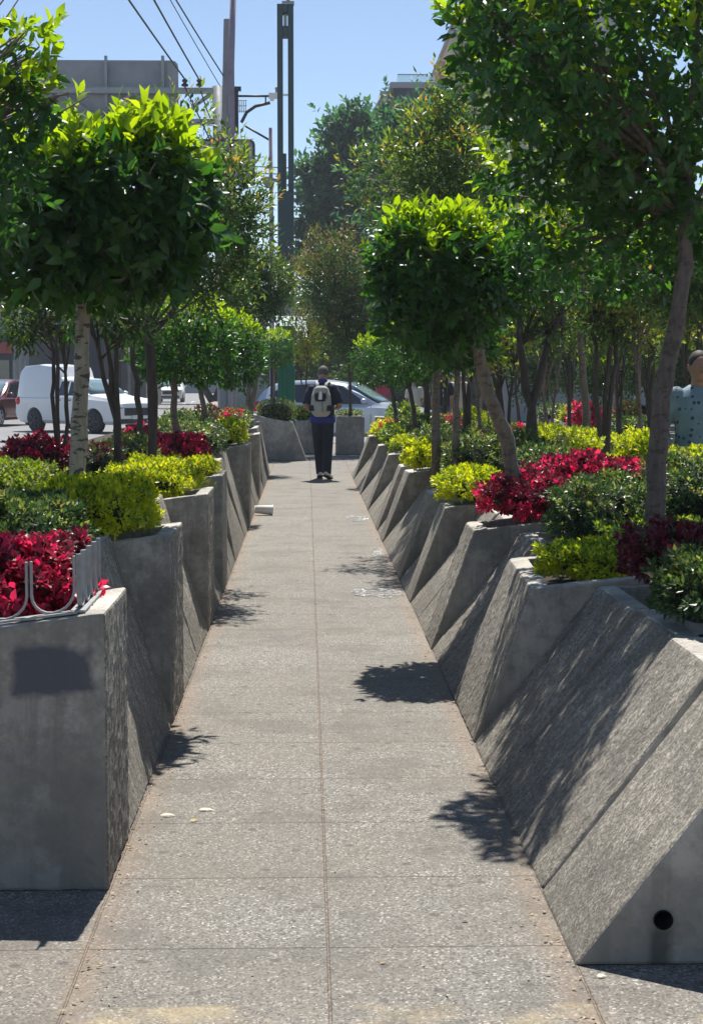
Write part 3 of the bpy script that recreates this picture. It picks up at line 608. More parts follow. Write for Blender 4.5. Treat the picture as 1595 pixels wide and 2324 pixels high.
# shrubs and coloured foliage
SG = 'coloured shrubs and bedding plants'
def shrub(label, cu, cv, d, ru, rv, rd, kind, n, L, seed, name='shrub', cat='shrub', W=.55, pw=2.4, new=.5, detail=0, zb=None, group=SG, second=None, bump_=.19, up=.6):
    if second is None: second, new = {'lime': 'limeg', 'limeg': 'lime', 'red': 'wine', 'wine': 'dark', 'dark': 'vari', 'vari': 'dark'}[kind], .32
    rs = np.random.RandomState(seed); c = at(cu, cv, d); k = d/F; R = (ru*k, rd, rv*k)
    base = (c.x, d, zb if zb is not None else c.z-R[2])
    g = G()
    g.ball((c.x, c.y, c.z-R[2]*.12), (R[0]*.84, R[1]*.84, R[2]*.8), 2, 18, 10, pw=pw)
    crown(g, rs, tuple(c), R, n, L, pw=pw, detail=detail, W=W, new=new if second else 0, zcut=-.3, bump_=bump_, shell=.10, inner=.1, k=6, lo=-.45, upbias=up, tl=.9)
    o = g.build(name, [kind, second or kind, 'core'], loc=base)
    return tag(o, label, cat, group)
# left bed
shrub('crimson foliage plants filling the hoop-railed block nearest the camera', 70, 1325, 5.55, 110, 75, .28, 'red', 1300, .040, 101, 'bedding_plant', 'plant', detail=1, second='wine', new=.55, W=.6, bump_=.3)
shrub('dark green shrub between the crimson plants and the near lime shrub', 70, 1200, 6.9, 110, 62, .40, 'dark', 1500, .035, 102, detail=0)
shrub('green and lime flecked shrub at the left picture edge above the dark shrub', 30, 1110, 8.6, 95, 52, .4, 'vari', 1300, .032, 103, second='limeg', new=.6)
shrub('bright lime rounded shrub at the foot of the pale scarred trunk', 220, 1158, 7.95, 125, 60, .42, 'lime', 2200, .034, 104, second='limeg', new=.25)
shrub('dark wine-red bedding plants left of the pale scarred trunk', 85, 1055, 10.8, 75, 48, .4, 'wine', 900, .045, 105, 'bedding_plant', 'plant', W=.75, second='red', new=.2)
shrub('bright lime shrub on the third upright block of the left row', 350, 1092, 11.1, 92, 44, .5, 'lime', 2200, .034, 106, second='limeg', new=.3)
shrub('small lime tuft on the recessed corner behind the second lime shrub', 460, 1065, 12.6, 28, 20, .3, 'lime', 350, .035, 107)
shrub('low dark green plants right of the pale scarred trunk', 225, 1050, 12, 45, 32, .5, 'dark', 500, .04, 108, second='wine', new=.3)
shrub('speckled green shrub in front of the dark crooked stems on the left', 290, 1030, 13.0, 55, 38, .4, 'vari', 800, .035, 109)
shrub('strip of pinkish red plants between the trunks in the left bed', 320, 1005, 14.4, 35, 28, .45, 'red', 500, .045, 110, 'bedding_plant', 'plant', W=.7)
shrub('red plants spilling beside the recessed left panels under the clipped trees', 408, 1022, 14.0, 50, 26, .4, 'red', 600, .045, 111, 'bedding_plant', 'plant', W=.7)
shrub('green and cream shrub behind the red plants in the left bed', 400, 985, 15.6, 62, 30, .5, 'vari', 800, .04, 112)
shrub('dark green clipped mound nearest the recessed panels of the left row', 475, 1000, 16.6, 34, 40, .5, 'dark', 600, .035, 113)
shrub('dark green long mound further back in the left bed', 420, 965, 18.6, 52, 24, .6, 'dark', 600, .045, 114, second='vari', new=.4)
shrub('small bright lime shrub on the far upright block of the left row', 522, 984, 18.4, 30, 25, .35, 'lime', 600, .045, 115)
shrub('orange-pink tinted plants behind the small lime shrub, left row', 525, 952, 21, 30, 16, .4, 'vari', 300, .05, 116, 'bedding_plant', 'plant', second='red', new=.4)
shrub('mixed dark shrub in front of the thin far stems, left row', 470, 955, 21, 32, 25, .5, 'dark', 400, .05, 117, second='wine', new=.3)
shrub('farthest dark clipped mound of the left row', 545, 955, 24, 22, 22, .6, 'dark', 350, .05, 118)
shrub('clipped olive box hedge on the slanted planter at the path end', 627, 935, 32.1, 42, 27, .36, 'vari', 1500, .03, 119, 'hedge', 'hedge', pw=3.2, bump_=.03)
shrub('lime plant on the low planter left of the walker', 687, 941, 35.0, 24, 15, .3, 'limeg', 300, .06, 120)
shrub('ground-cover green on top of the upright planter right of the walker', 790, 941, 34.8, 28, 7, .35, 'vari', 200, .05, 121)
# right bed
shrub('dark green shrub at the right picture edge nearest the camera', 1580, 1345, 5.9, 75, 70, .30, 'dark', 1100, .035, 131)
shrub('dark wine-purple plants at the right picture edge behind the near dark shrub', 1535, 1268, 6.6, 92, 62, .32, 'wine', 1100, .04, 132, 'bedding_plant', 'plant', W=.7, second='dark', new=.15)
shrub('lime groundcover strip on the first protruding block of the right row', 1350, 1272, 7.65, 120, 27, .36, 'lime', 1700, .032, 133, second='limeg', new=.65)
shrub('lime-green groundcover at the foot of the leaning-right trunk', 1510, 1228, 8.0, 130, 32, .35, 'limeg', 1100, .032, 134, second='dark', new=.35)
shrub('large dark green shrub in front of the red foliage bed', 1375, 1170, 8.9, 122, 78, .38, 'dark', 2200, .034, 135, second='vari', new=.35)
shrub('dark green shrub right of the leaning-right trunk', 1560, 1125, 9.8, 88, 88, .5, 'dark', 1500, .036, 136)
shrub('crimson foliage plants by the rim, left end of the red bed', 1195, 1130, 9.95, 90, 45, .34, 'red', 1200, .036, 137, 'bedding_plant', 'plant', W=.72, second='wine', new=.7, bump_=.28)
shrub('crimson foliage mound in the middle of the red bed', 1320, 1092, 11.0, 92, 42, .55, 'red', 1700, .048, 138, 'bedding_plant', 'plant', W=.72, second='wine', new=.55, bump_=.28)
shrub('red foliage plants at the far right end of the red bed', 1430, 1088, 11.3, 70, 28, .5, 'red', 900, .048, 139, 'bedding_plant', 'plant', W=.72, second='wine', new=.25, bump_=.18)
shrub('bright lime leafy shrub left of the leaning-right trunk', 1448, 1040, 13.2, 42, 50, .4, 'lime', 900, .05, 140, bump_=.2)
shrub('lime shrub strip in front of the man in the blue shirt', 1560, 1060, 12.6, 70, 32, .4, 'lime', 800, .045, 141, second='limeg', new=.3)
shrub('lime shrub on the rim left of the leaning pale trunk', 1075, 1105, 12.0, 72, 32, .5, 'lime', 1200, .045, 142, second='limeg', new=.4, bump_=.18)
shrub('speckled green shrub behind the lime shrub, left of the leaning pale trunk', 1075, 1040, 14.3, 62, 40, .55, 'vari', 1100, .045, 143, second='dark', new=.3)
shrub('dark shrub with small leaves between the leaning pale trunk and the forked tree', 1170, 1035, 14.6, 62, 45, .6, 'dark', 900, .045, 144, second='vari', new=.4)
shrub('bright lime tuft on the fourth protruding block of the right row', 952, 1036, 15.6, 28, 28, .35, 'lime', 700, .05, 145, bump_=.2)
shrub('green mound beside the bright lime tuft in the right row', 1000, 1038, 15.8, 34, 24, .4, 'dark', 500, .045, 146, second='limeg', new=.4)
shrub('yellow-lime field of low plants beyond the forked grey tree', 1262, 1012, 15.6, 85, 36, .7, 'lime', 1500, .045, 147, second='limeg', new=.45)
shrub('dark green ground cover right behind the red bed', 1230, 1052, 13, 75, 30, .5, 'dark', 700, .045, 148)
shrub('yellow-green low plants between the dark stem clump and the lime field', 1345, 1010, 19, 50, 25, .7, 'limeg', 500, .06, 149)
shrub('speckled shrub mound behind the lime tuft, under the middle trunks', 990, 1000, 18, 48, 26, .5, 'vari', 700, .045, 150, second='dark', new=.4)
shrub('low lime mound on the rim under the far trunks of the right row', 918, 1010, 19.3, 26, 14, .35, 'limeg', 450, .045, 151)
shrub('long green hedge mound along the far rim of the right row', 900, 990, 22, 32, 20, .6, 'limeg', 700, .05, 152, second='dark', new=.4)
shrub('lime and pink plants at the far end of the right row', 875, 975, 25.5, 24, 14, .5, 'lime', 400, .06, 153, second='red', new=.3)
shrub('dark green mound under the second dark trunk, right bed', 960, 972, 22, 50, 24, .6, 'dark', 700, .05, 154, second='vari', new=.4)
shrub('small orange-red flowering plants by the twin dark stems', 1022, 965, 24, 22, 16, .4, 'vari', 250, .06, 155, 'bedding_plant', 'plant', second='red', new=.5)
shrub('lime yellow plants behind the pale-trunked clipped tree', 1068, 955, 25, 30, 22, .5, 'lime', 450, .06, 156, second='limeg', new=.4)
shrub('green hedge mound in the middle distance of the right bed', 1115, 990, 20, 55, 30, .6, 'vari', 700, .05, 157, second='limeg', new=.3)
shrub('low green plants far back at the foot of the right-row trunks', 915, 945, 27.5, 30, 22, .8, 'limeg', 400, .07, 158, second='dark', new=.4)
shrub('single red tuft in front of the far planter row', 1175, 985, 21, 18, 12, .3, 'red', 200, .06, 159, 'bedding_plant', 'plant')
# far row
shrub('dark clipped hedge on the far row beyond the side path', 1262, 938, 37, 38, 17, .8, 'dark', 700, .06, 161, 'hedge', 'hedge', pw=3)
shrub('lime plant left of the red plants on the far row', 1288, 946, 32, 16, 16, .5, 'lime', 200, .08, 162)
shrub('red plants on the far row beyond the side path', 1325, 946, 31, 28, 22, .6, 'red', 500, .08, 163, 'bedding_plant', 'plant')
shrub('pale pink and green shrub on the far row', 1420, 944, 28, 22, 22, .5, 'vari', 300, .08, 164, second='red', new=.2)
shrub('dark green hedge at the right of the far row', 1448, 975, 25.5, 50, 22, .6, 'dark', 700, .06, 165, 'hedge', 'hedge', second='vari', new=.3)
shrub('dark wine plants right of the pale pink shrub on the far row', 1460, 945, 28.5, 35, 12, .5, 'wine', 300, .08, 166, 'bedding_plant', 'plant')
# ground litter along the kerbs
rs = np.random.RandomState(9); g = G(); n = 900
sd_ = rs.uniform(0, 1, n) < .5; yy = 3.6+24*rs.uniform(0, 1, n)**1.5
off = np.abs(rs.exponential(.035, n)); xx = np.where(sd_, -.600+off, .698-off); far_ = rs.uniform(0, 1, n) < .10; xx[far_] = rs.uniform(-.58, .68, far_.sum())
P = np.stack([xx, yy, rs.uniform(.004, .008, n)], 1); D = np.stack([rs.normal(0, 1, n), rs.normal(0, 1, n), rs.normal(0, .12, n)], 1)
g.leaves(P, D, UP+rs.normal(0, .35, (n, 3)), rs.uniform(.008, .022, n), rs.uniform(.004, .012, n), 0, 0)
tag(g.build('leaf_litter', 'litter'), 'tiny dry leaf scraps gathered along the planter feet', 'leaf litter', kind='stuff')
M['leaf_pale'] = simple('fallen_leaf_pale', (.78, .74, .52), .6); M['leaf_olive'] = simple('fallen_leaf_olive', (.35, .28, .06), .6); M['leaf_brown'] = simple('fallen_leaf_brown', (.07, .05, .035), .7)
for (u, v, L, a, m, lab) in [(357, 1866, .05, .1, 'leaf_pale', 'curled pale yellow fallen leaf near the left planter foot'), (425, 1879, .032, .5, 'leaf_olive', 'small olive and cream fallen leaf right of the pale one'),
                             (307, 1921, .02, 1.2, 'leaf_brown', 'small dark brown scrap by the left planter foot'), (1370, 2257, .025, .3, 'leaf_pale', 'small cream leaf scrap in front of the drain hole block'), (446, 1853, .05, 0., 'leaf_pale', 'thin straw-like pale leaf beyond the olive leaf')]:
    d = H*F/(v-857); x = (u-697)*d/F; g = G(); W_ = .5 if L < .045 else .28
    g.leaves(np.array([[x, d, .006]]), np.array([[math.cos(a), math.sin(a), .10]]), np.array([[.1, -.45, 1]]), np.array([L*1.1]), np.array([L*W_]), 0, 1)
    tag(g.build('fallen_leaf', m), lab, 'leaf')
def puddle(u0, u1, v0, v1, lab, seed):
    rs = np.random.RandomState(seed); d0 = H*F/(v1-857); d1 = H*F/(v0-857); x0 = (u0-697)*(d0+d1)/2/F; x1 = min((u1-697)*(d0+d1)/2/F, .700)
    g = G(); n = 26; cx, cy = (x0+x1)/2, (d0+d1)/2; vs = [(cx, cy, .004)]
    for i in range(n):
        a = 2*math.pi*i/n; r = 1+rs.uniform(-.22, .12); vs.append((min(cx+(x1-x0)/2*r*math.cos(a), .701), cy+(d1-d0)/2*r*math.sin(a), .004))
    g.add(vs, [(0, i+1, (i+1) % n+1) for i in range(n)]); return tag(g.build('puddle', 'wet'), lab, 'puddle')
m, nt_, bs = newmat('wet_slab'); M['wet'] = m; co = coords(nt_)
v_ = nt_.nodes.new('ShaderNodeTexVoronoi'); v_.inputs['Scale'].default_value = 60; nt_.links.new(co, v_.inputs['Vector'])
nt_.links.new(ramp(nt_, v_.outputs['Color'], [(.2, (.30, .29, .27)), (.8, (.85, .84, .82))]), bs.inputs['Base Color']); bs.inputs['Roughness'].default_value = .12; bump(nt_, bs, v_.outputs['Distance'], .7, .02)  # pale cells put the sun's glitter on the damp slabs into the colour
nt_.links.new(ramp(nt_, math_(nt_, 'ADD', noise(nt_, coords(nt_), 38, 3), math_(nt_, 'MULTIPLY', noise(nt_, coords(nt_), 7, 2), .6)), [(.74, .0), (.82, .9)]), bs.inputs['Alpha'])
puddle(795, 925, 1335, 1360, 'glinting damp patch on the slabs below the second protruding right block', 1)
puddle(842, 882, 1243, 1268, 'small damp patch nearest the right row in the middle distance', 2)
puddle(782, 838, 1168, 1186, 'small damp patch lying beyond the other two towards the walker', 3)

# ------------------------------------------------------------------ hoop railing
M['rail'] = simple('rail_grey_paint', (.27, .28, .28), .6, 0, .15, 30, .1)
ro = empty('hoop_railing', (-.66, 5.08, .86), 'weathered grey metal railing of U-shaped hoops on the nearest left block', 'railing')
def rp(name, g): p = g.build(name, 'rail', loc=ro.location, bevel=.0015); p.parent = ro; p.location = (0, 0, 0); return p
def zt(x): return .85-.13*(-.605-x)
g = G(); xs = -.69; 
for (a, b) in (((xs, 5.075), (-1.5, 5.075)), ((xs, 5.075), (xs-.005, 5.63))):
    A = Vector((a[0], a[1], zt(a[0])+.009)); B = Vector((b[0], b[1], zt(b[0])+.009)); dv = B-A; L_ = dv.length
    R = dv.to_track_quat('X', 'Z').to_matrix(); g.box((A+B)/2+Vector((0, 0, 0 if a[0] != b[0] and b[0] < -1 else .0005)), (L_, .045, .008), 0, R)
rp('base_strip', g)
def hoop(p, q):
    p = Vector(p); q = Vector(q); d = (q-p); w_ = d.length; d.normalize(); r = w_/2; h = .165; pts = []
    pts.append(p+Vector((0, 0, h)))
    for i in range(11):
        a = math.pi*i/10; pts.append(p+d*(r-r*math.cos(a))+Vector((0, 0, r*.95-r*.95*math.sin(a))))
    pts.append(q+Vector((0, 0, h)))
    g = G(); nrm_ = Vector((-d.y, d.x, 0)); g.tube(pts, [(.0075, .004)]*len(pts), 8, ref=tuple(nrm_), sm=False, pw=8); rp('hoop', g)
x = -.70
for i in range(6):
    hoop((x, 5.075, zt(x)+.014), (x-.128, 5.075, zt(x-.128)+.014)); x -= .142
y = 5.10
for i in range(4):
    hoop((-.69, y, .855), (-.692, y+.115, .855)); y += .130
hoop((-1.02, 5.50, .83), (-1.02, 5.62, .83))

# ------------------------------------------------------------------ styrofoam cup
M['foam'] = simple('foam_white', (.82, .82, .80), .6, 0, .04)
p = at(597, 1157, 19.3); d0 = H*F/(1169-857)
g = G(); n = 24; ax = [(-.105, .043), (.085, .056), (.092, .062), (.098, .062), (.098, .055), (-.10, .040)]
vs = []; cz = .056
for (a, r) in ax:
    for i in range(n): t_ = 2*math.pi*i/n; vs.append((a, r*math.cos(t_), r*math.sin(t_)+cz))
fc = [(j*n+i, j*n+(i+1) % n, (j+1)*n+(i+1) % n, (j+1)*n+i) for j in range(len(ax)-1) for i in range(n)]+[tuple(range(n-1, -1, -1)), tuple(5*n+i for i in range(n))]
g.add(vs, fc, 0, True); o = g.build('foam_cup', 'foam'); o.location = (-.49, d0, .006); o.rotation_euler = (0, .06, .12)
tag(o, 'white foam cup lying on its side against the left planter row', 'cup')

# ------------------------------------------------------------------ poles, sign, wires
M['post_grey'] = simple('post_grey', (.22, .23, .24), .7, 0, .12, 3, .1); M['post_purple'] = simple('post_mauve', (.24, .20, .27), .7)
M['steel'] = simple('steel_grey', (.30, .32, .34), .5, .4); M['signback'] = simple('sign_back', (.30, .31, .33), .6, .2, .15, 1.5)
M['pillar'] = simple('pillar_paint', (.035, .065, .075), .45, .1, .2, 2); M['pillar_green'] = simple('pillar_green', (.01, .16, .10), .5); M['black'] = simple('black_metal', (.02, .022, .026), .5)
M['white'] = simple('white_plastic', (.75, .75, .72), .5); M['glass'] = simple('glass_dark', (.02, .03, .035), .05, 0, .1, 2, 0, .9)
def px_box(g, u0, v0, u1, v1, d, dep, mi=0, dy=0):
    a = at(u0, v0, d+dy); b = at(u1, v1, d+dy); g.box(((a.x+b.x)/2, d+dy+dep/2, (a.z+b.z)/2), (abs(b.x-a.x), dep, abs(a.z-b.z)), mi)
def child(g, name, mats, root, **k): p = g.build(name, mats, loc=root.location, **k); p.parent = root; p.location = (0, 0, 0); return p
# slotted pillar
d = 37.0; x0 = at(650, 857, d).x
pr = empty('slotted_pillar', (x0, d, 0), 'tall dark slotted metal pillar with a green lower part behind the path end', 'pillar')
zt_ = at(650, 12, d).z; w = .175
g = G(); zz = [at(650, v, d).z for v in (12, 32, 62, 85, 435)]
ws = .055
g.box((x0-(w+ws)/2, d, (zz[0]+zz[4])/2), (w-ws, .36, zz[0]-zz[4])); g.box((x0+(w+ws)/2, d, (zz[0]+zz[4])/2), (w-ws, .36, zz[0]-zz[4]))
g.box((x0, d, (zz[0]+zz[1])/2), (2*ws, .34, zz[0]-zz[1])); g.box((x0, d, (zz[2]+zz[3])/2), (2*ws, .34, zz[2]-zz[3]))
g.box((x0-.02, d, (zz[4]-.35)), (2*ws-.04, .30, 2.3)); g.box((x0, d, (zz[4]-.1+3.2)/2), (2*w, .37, zz[4]-.1-3.2+.2)); child(g, 'pillar_shaft', 'pillar', pr, bevel=.01)
g = G(); zg = at(650, 740, d).z; g.box((x0, d, zg/2), (2*w+.02, .40, zg)); 
for k in (-1, 0, 1): g.box((x0+k*.11, d-.21, zg/2), (.03, .03, zg))
child(g, 'pillar_base', 'pillar_green', pr, bevel=.008)
g = G(); g.box((x0+.06, d, zz[0]+.04), (.26, .2, .06)); g.tube([(x0+.06, d, zz[0]+.07), (x0+.06, d, zz[0]+.2)], .04, 10); child(g, 'top_fitting', 'steel', pr)
g = G(); g.box((x0, d, (zz[1]+zz[2])/2), (.07, .1, (zz[1]-zz[2])*.85)); child(g, 'lamp_lens', 'white', pr)
# thin black post beside the green base
g = G(); p = at(617, 857, 36.2); g.tube([(p.x, 36.2, 0), (p.x, 36.2, at(617, 735, 36.2).z)], .033, 12); g.box((p.x, 36.2, .03), (.18, .18, .06)); g.tube([(p.x, 36.2, 1.9), (p.x+.02, 36.2, 1.9)], .05, 12)
tag(g.build('post', 'black'), 'thin black post just left of the green pillar base', 'post')
# concrete utility pole + steel pole + gantry
d = 48.0
up = empty('utility_pole', (at(515, 857, d).x, d, -.14), 'grey tapered concrete utility pole carrying wires behind the large ficus', 'pole')
g = G(); a = at(516, 44, d); b = at(512, 700, d); c = at(514, 857, d)
g.tube([(c.x, d, -.14), (b.x, d, b.z), (a.x, d, a.z)], [.24, .21, .10], 8, sm=False); child(g, 'pole_shaft', 'post_grey', up)
g = G(); px_box(g, 532, 196, 541, 300, d, .25); px_box(g, 535, 196, 547, 205, d-.1, .2); child(g, 'cable_box', 'black', up)
g = G(); q = d-.35
g.tube([V3(541, 218, q), V3(612, 218, q)], .032, 8); g.tube([V3(548, 278, q), V3(560, 255, q), V3(580, 241, q), V3(613, 233, q)], .045, 8); g.tube([V3(603, 219, q), V3(603, 234, q)], .02, 6)
g.tube([V3(557, 286, q), V3(612, 318, q)], .03, 6); child(g, 'bracket', 'black', up)
g = G(); px_box(g, 541, 222, 561, 258, d-.3, .05); M['clear'] = simple('insulator_glass', (.4, .5, .5), .2); 
g2 = G()
for i in range(4): g2.tube([V3(543+i*5, 226, q), V3(544+i*4.4, 256, q)], .012, 5)
for i in range(3): g2.tube([V3(542, 228+i*12, q), V3(560, 228+i*12, q)], .012, 5)
child(g2, 'wire_cage', 'steel', up)
g = G(); g.tube([V3(530, -30, d-.4), V3(525, 150, d-.4), V3(527, 400, d-.4), tuple(at(527, 857, d-.4)-Vector((0, 0, H+.14)))], [.085, .085, .09, .1], 12)
tag(g.build('steel_pole', 'post_purple'), 'tall round mauve-grey pole standing right in front of the concrete utility pole', 'pole')
# security camera
sc_ = empty('security_camera', V3(626, 213, q), 'white boxy street camera on the black bracket beside the slotted pillar', 'camera')
g = G(); px_box(g, 610, 209, 632, 222, q-.1, .22); px_box(g, 630, 210, 640, 220, q-.06, .14); px_box(g, 613, 221, 622, 228, q-.05, .12); child(g, 'housing', 'white', sc_, bevel=.02)
g = G(); g.tube([V3(628, 209, q), V3(628, 204, q)], .04, 10); g.ball(V3(628, 201, q), .05); child(g, 'sensor', 'post_purple', sc_)
g = G(); px_box(g, 640, 213, 659, 217, q-.03, .08); child(g, 'sun_shield', 'white', sc_)
# gantry sign
d = 50.0
gs = empty('road_sign', (at(300, 857, d).x, d, at(300, 210, d).z), 'back of a large grey road sign on a steel gantry above the clipped ficus', 'road sign')
g = G(); px_box(g, 60, 197, 502, 212, d, .16); px_box(g, 60, 268, 505, 284, d, .16)
for (a, b) in (((402, 268), (490, 206)), ((300, 206), (402, 274)), ((230, 255), (300, 212)), ((130, 206), (230, 268))): g.tube([V3(a[0], a[1], d+.1), V3(b[0], b[1], d+.1)], .06, 4, sm=False)
child(g, 'gantry_beam', 'steel', gs)
g = G(); a = at(80, 250, d+.4); b = at(405, 138, d+.4); zl = at(0, 290, d).z; r = .18; x1 = b.x; z1 = b.z
poly = [(a.x, zl), (x1, zl)]+[(x1-r+r*math.cos(t), z1-r+r*math.sin(t)) for t in (0, .5, 1.05, 1.57)]+[(a.x, z1)]
g.prism(poly, d+.35, d+.40, 1); child(g, 'sign_panel', 'signback', gs)
for u in (115, 241, 370):
    g = G(); px_box(g, u-4, 126, u+4, 285, d, .14, dy=.17); child(g, 'sign_post', 'steel', gs)
g = G(); g.tube([V3(495, 196, d+.1), tuple(at(508, 857, d+.1)-Vector((0, 0, H+.14)))], .17, 12); child(g, 'support_column', 'steel', gs)
# insulators
for (u, lab) in ((420, 'left dark insulator standing on the gantry beam'), (453, 'right dark insulator standing on the gantry beam')):
    d_ = 49.9; g = G(); z = at(u, 197, d_).z; x = at(u, 197, d_).x
    prof = [(0, .04), (.02, .10), (.07, .10), (.10, .05), (.13, .05), (.15, .085), (.20, .08), (.22, .04), (.26, .03)]
    g.tube([(x, d_, z+p[0]) for p in prof], [p[1] for p in prof], 12); tag(g.build('insulator', 'black'), lab, 'insulator', 'insulators on the gantry beam')
    g = G()
M['wire'] = simple('wire_dark', (.03, .035, .045), .6)
def wire(pts, r, lab, sag=0): g = G(); g.tube(pts, r, 6); tag(g.build('overhead_wire', 'wire'), lab, 'wire', 'overhead wires')
def longwire(u0, v0, u1, v1, dA, dB, r, lab):
    A = at(u0, v0, dA); B = at(u1, v1, dB); pts = [tuple(A)]
    for i in range(1, 14):
        t = i/5; p = A+(B-A)*t; p.z += .05*(t-1)*t*abs(1) ; pts.append(tuple(p))
    wire(pts, r, lab)
longwire(420, 180, 293, 0, 49.9, 39, .026, 'leftmost thick overhead wire running to the left insulator')
longwire(453, 182, 350, 0, 49.9, 39, .026, 'second thick overhead wire running to the right insulator')
longwire(500, 196, 387, 0, 48, 38, .012, 'thin overhead wire left of the last one, ending at the utility pole')
longwire(507, 172, 400, 0, 48, 38, .02, 'rightmost overhead wire ending at the utility pole')
wire([V3(420, 197, 49.8), V3(445, 250, 49.8), V3(478, 320, 49.8)], .02, 'dark cable hanging diagonally under the left insulator')
wire([V3(453, 197, 49.8), V3(470, 250, 49.8), V3(500, 320, 49.8)], .02, 'dark cable hanging diagonally under the right insulator')
wire([V3(560, 377, 90), V3(700, 383, 90), V3(900, 378, 90)], .03, 'thin horizontal wire in front of the far blue-green tree')
wire([V3(560, 392, 90), V3(700, 398, 90), V3(900, 392, 90)], .03, 'lower thin horizontal wire in front of the far blue-green tree')
g = G(); d_ = 46; g.tube([tuple(at(617, 857, d_)-Vector((0, 0, H+.14))), V3(617, 600, d_), V3(614, 290, d_)], [.075, .065, .05], 10)
g.tube([V3(614, 405, d_), V3(632, 411, d_)], .05, 6); g.ball(V3(606, 411, d_), (.12, .1, .14))
tag(g.build('slim_pole', 'post_purple'), 'slim mauve pole just left of the slotted pillar', 'pole')
g = G(); d_ = 44; 
a = at(455, 318, d_); b = at(577, 420, d_); r = .12
poly = [(a.x, b.z), (b.x, b.z)]+[(b.x-r+r*math.cos(t), a.z-r+r*math.sin(t)) for t in (0, .5, 1.05, 1.57)]+[(a.x, a.z)]
ss = empty('small_sign', (at(520, 400, d_).x, d_, -.1), 'back of a smaller dark-edged sign behind the loose yellowish tree', 'sign')
g.prism(poly, d_, d_+.04, 1); child(g, 'sign_panel', 'signback', ss)
g = G(); r2 = .03; g.tube([(a.x, d_-.02, a.z)]+[(b.x-r+r*math.cos(t), d_-.02, a.z-r+r*math.sin(t)) for t in (1.57, 1.05, .5, 0)]+[(b.x, d_-.02, b.z)], .03, 6); child(g, 'sign_edge', 'black', ss)
g = G(); x_ = at(520, 400, d_).x; g.tube([(x_, d_+.1, -.14), (x_, d_+.1, a.z)], .06, 10); child(g, 'post', 'steel', ss)

# ------------------------------------------------------------------ buildings
M['beige'] = simple('plaster_beige', (.50, .42, .34), .85, 0, .06, .5); M['orange'] = simple('plaster_orange', (.42, .24, .15), .85, 0, .08, .5); M['bdark'] = simple('facade_slate', (.055, .065, .085), .7, 0, .15, .6)
M['bgrey'] = simple('facade_grey', (.30, .31, .33), .8, 0, .1, .5); M['shop_red'] = simple('shop_red', (.30, .05, .045), .6); M['pale_green'] = simple('plaster_pale_green', (.30, .40, .34), .8)
M['win'] = simple('window_glass', (.05, .07, .09), .08, 0, .2, .7, 0, .8); M['frame'] = simple('window_frame', (.35, .35, .34), .6)
m, nt_, bs = newmat('balustrade_glass'); M['bglass'] = m; bs.inputs['Base Color'].default_value = (.55, .78, .85, 1); bs.inputs['Alpha'].default_value = .35; bs.inputs['Roughness'].default_value = .05
def win(root, x, y, z, w_, h, frame='frame'):
    g = G(); t = .08
    for dx, dz, a, b in ((0, h/2, w_+t, t), (0, -h/2, w_+t, t), (-w_/2, 0, t, h-t), (w_/2, 0, t, h-t), (0, 0, t*.6, h-t)): g.box((x+dx, y-.05, z+dz), (a, .1, b))
    f = child(g, 'window', frame, root); g = G(); g.box((x, y-.02, z), (w_, .03, h)); p = g.build('pane', 'win', loc=root.location); p.parent = f
def building(lab, u0, u1, v0, d, dep, m, rows, cols, extra=None, frame='frame'):
    a = at(u0, v0, d); b = at(u1, v0, d); zt = a.z; root = empty('building', ((a.x+b.x)/2, d, -.14), lab, 'building')
    g = G(); g.box(((a.x+b.x)/2, d+dep/2, (zt-.14)/2), (b.x-a.x, dep, zt+.14)); child(g, 'wall', m, root)
    g = G(); g.box(((a.x+b.x)/2, d+dep/2, zt+.12), (b.x-a.x+.3, dep+.3, .24)); child(g, 'parapet', 'bgrey', root)
    fh = (zt-3.6)/max(rows, 1); cw = (b.x-a.x)/cols
    for r in range(rows):
        for c in range(cols): win(root, a.x+cw*(c+.5), d, 3.9+fh*(r+.45), cw*.55, fh*.5, frame)
    return root, a, b, zt
# right cluster
rt, a, b, zt = building('dark slate building with a glass roof railing behind the far trees', 893, 1046, 200, 75, 14, 'bdark', 3, 2)
g = G(); ax, bx = at(903, 0, 75).x, at(972, 0, 75).x; zz = at(0, 164, 75).z
for i, (x0_, x1_) in enumerate(((ax, ax+(bx-ax)*.45), (ax+(bx-ax)*.47, bx+.3))): g.box(((x0_+x1_)/2, 75.2, (zt+.24+zz)/2), (x1_-x0_, .03, zz-zt-.24))
g.box((ax, 78, (zt+.24+zz)/2), (.03, 5.6, zz-zt-.24)); child(g, 'glass_railing', 'bglass', rt)
g = G(); g.box(((ax+bx)/2, 75.2, zz+.02), (bx-ax, .05, .04)); child(g, 'handrail', 'steel', rt)
rt, a, b, zt = building('tall beige stepped building partly behind the dense top right tree', 1022, 1300, 85, 100, 20, 'beige', 6, 4)
g = G()
for (u0, v0) in ((968, 185), (995, 140)):
    p = at(u0, v0, 100); q_ = at(1024, v0, 100); g.box(((p.x+q_.x)/2, 106, (p.z-.14)/2), (q_.x-p.x+(.01 if u0 < 970 else 0), 12 if u0 < 970 else 12.4, p.z+.14))
child(g, 'stepped_wing', 'orange', rt)
building('pale grey tower behind the dense top right tree', 1060, 1420, -20, 130, 20, 'bgrey', 8, 5)
building('grey building at the far right behind the side path trees', 1150, 1700, 700, 66, 12, 'bgrey', 2, 9)
rt, a, b, zt = building('distant beige block with a slanted lattice side beside the glass-railed building', 868, 893, 216, 110, 8, 'beige', 4, 1)
g = G(); p0 = at(843, 268, 110); p1 = at(866, 217, 110)
g.tube([tuple(p0), tuple(p1)], .12, 4)
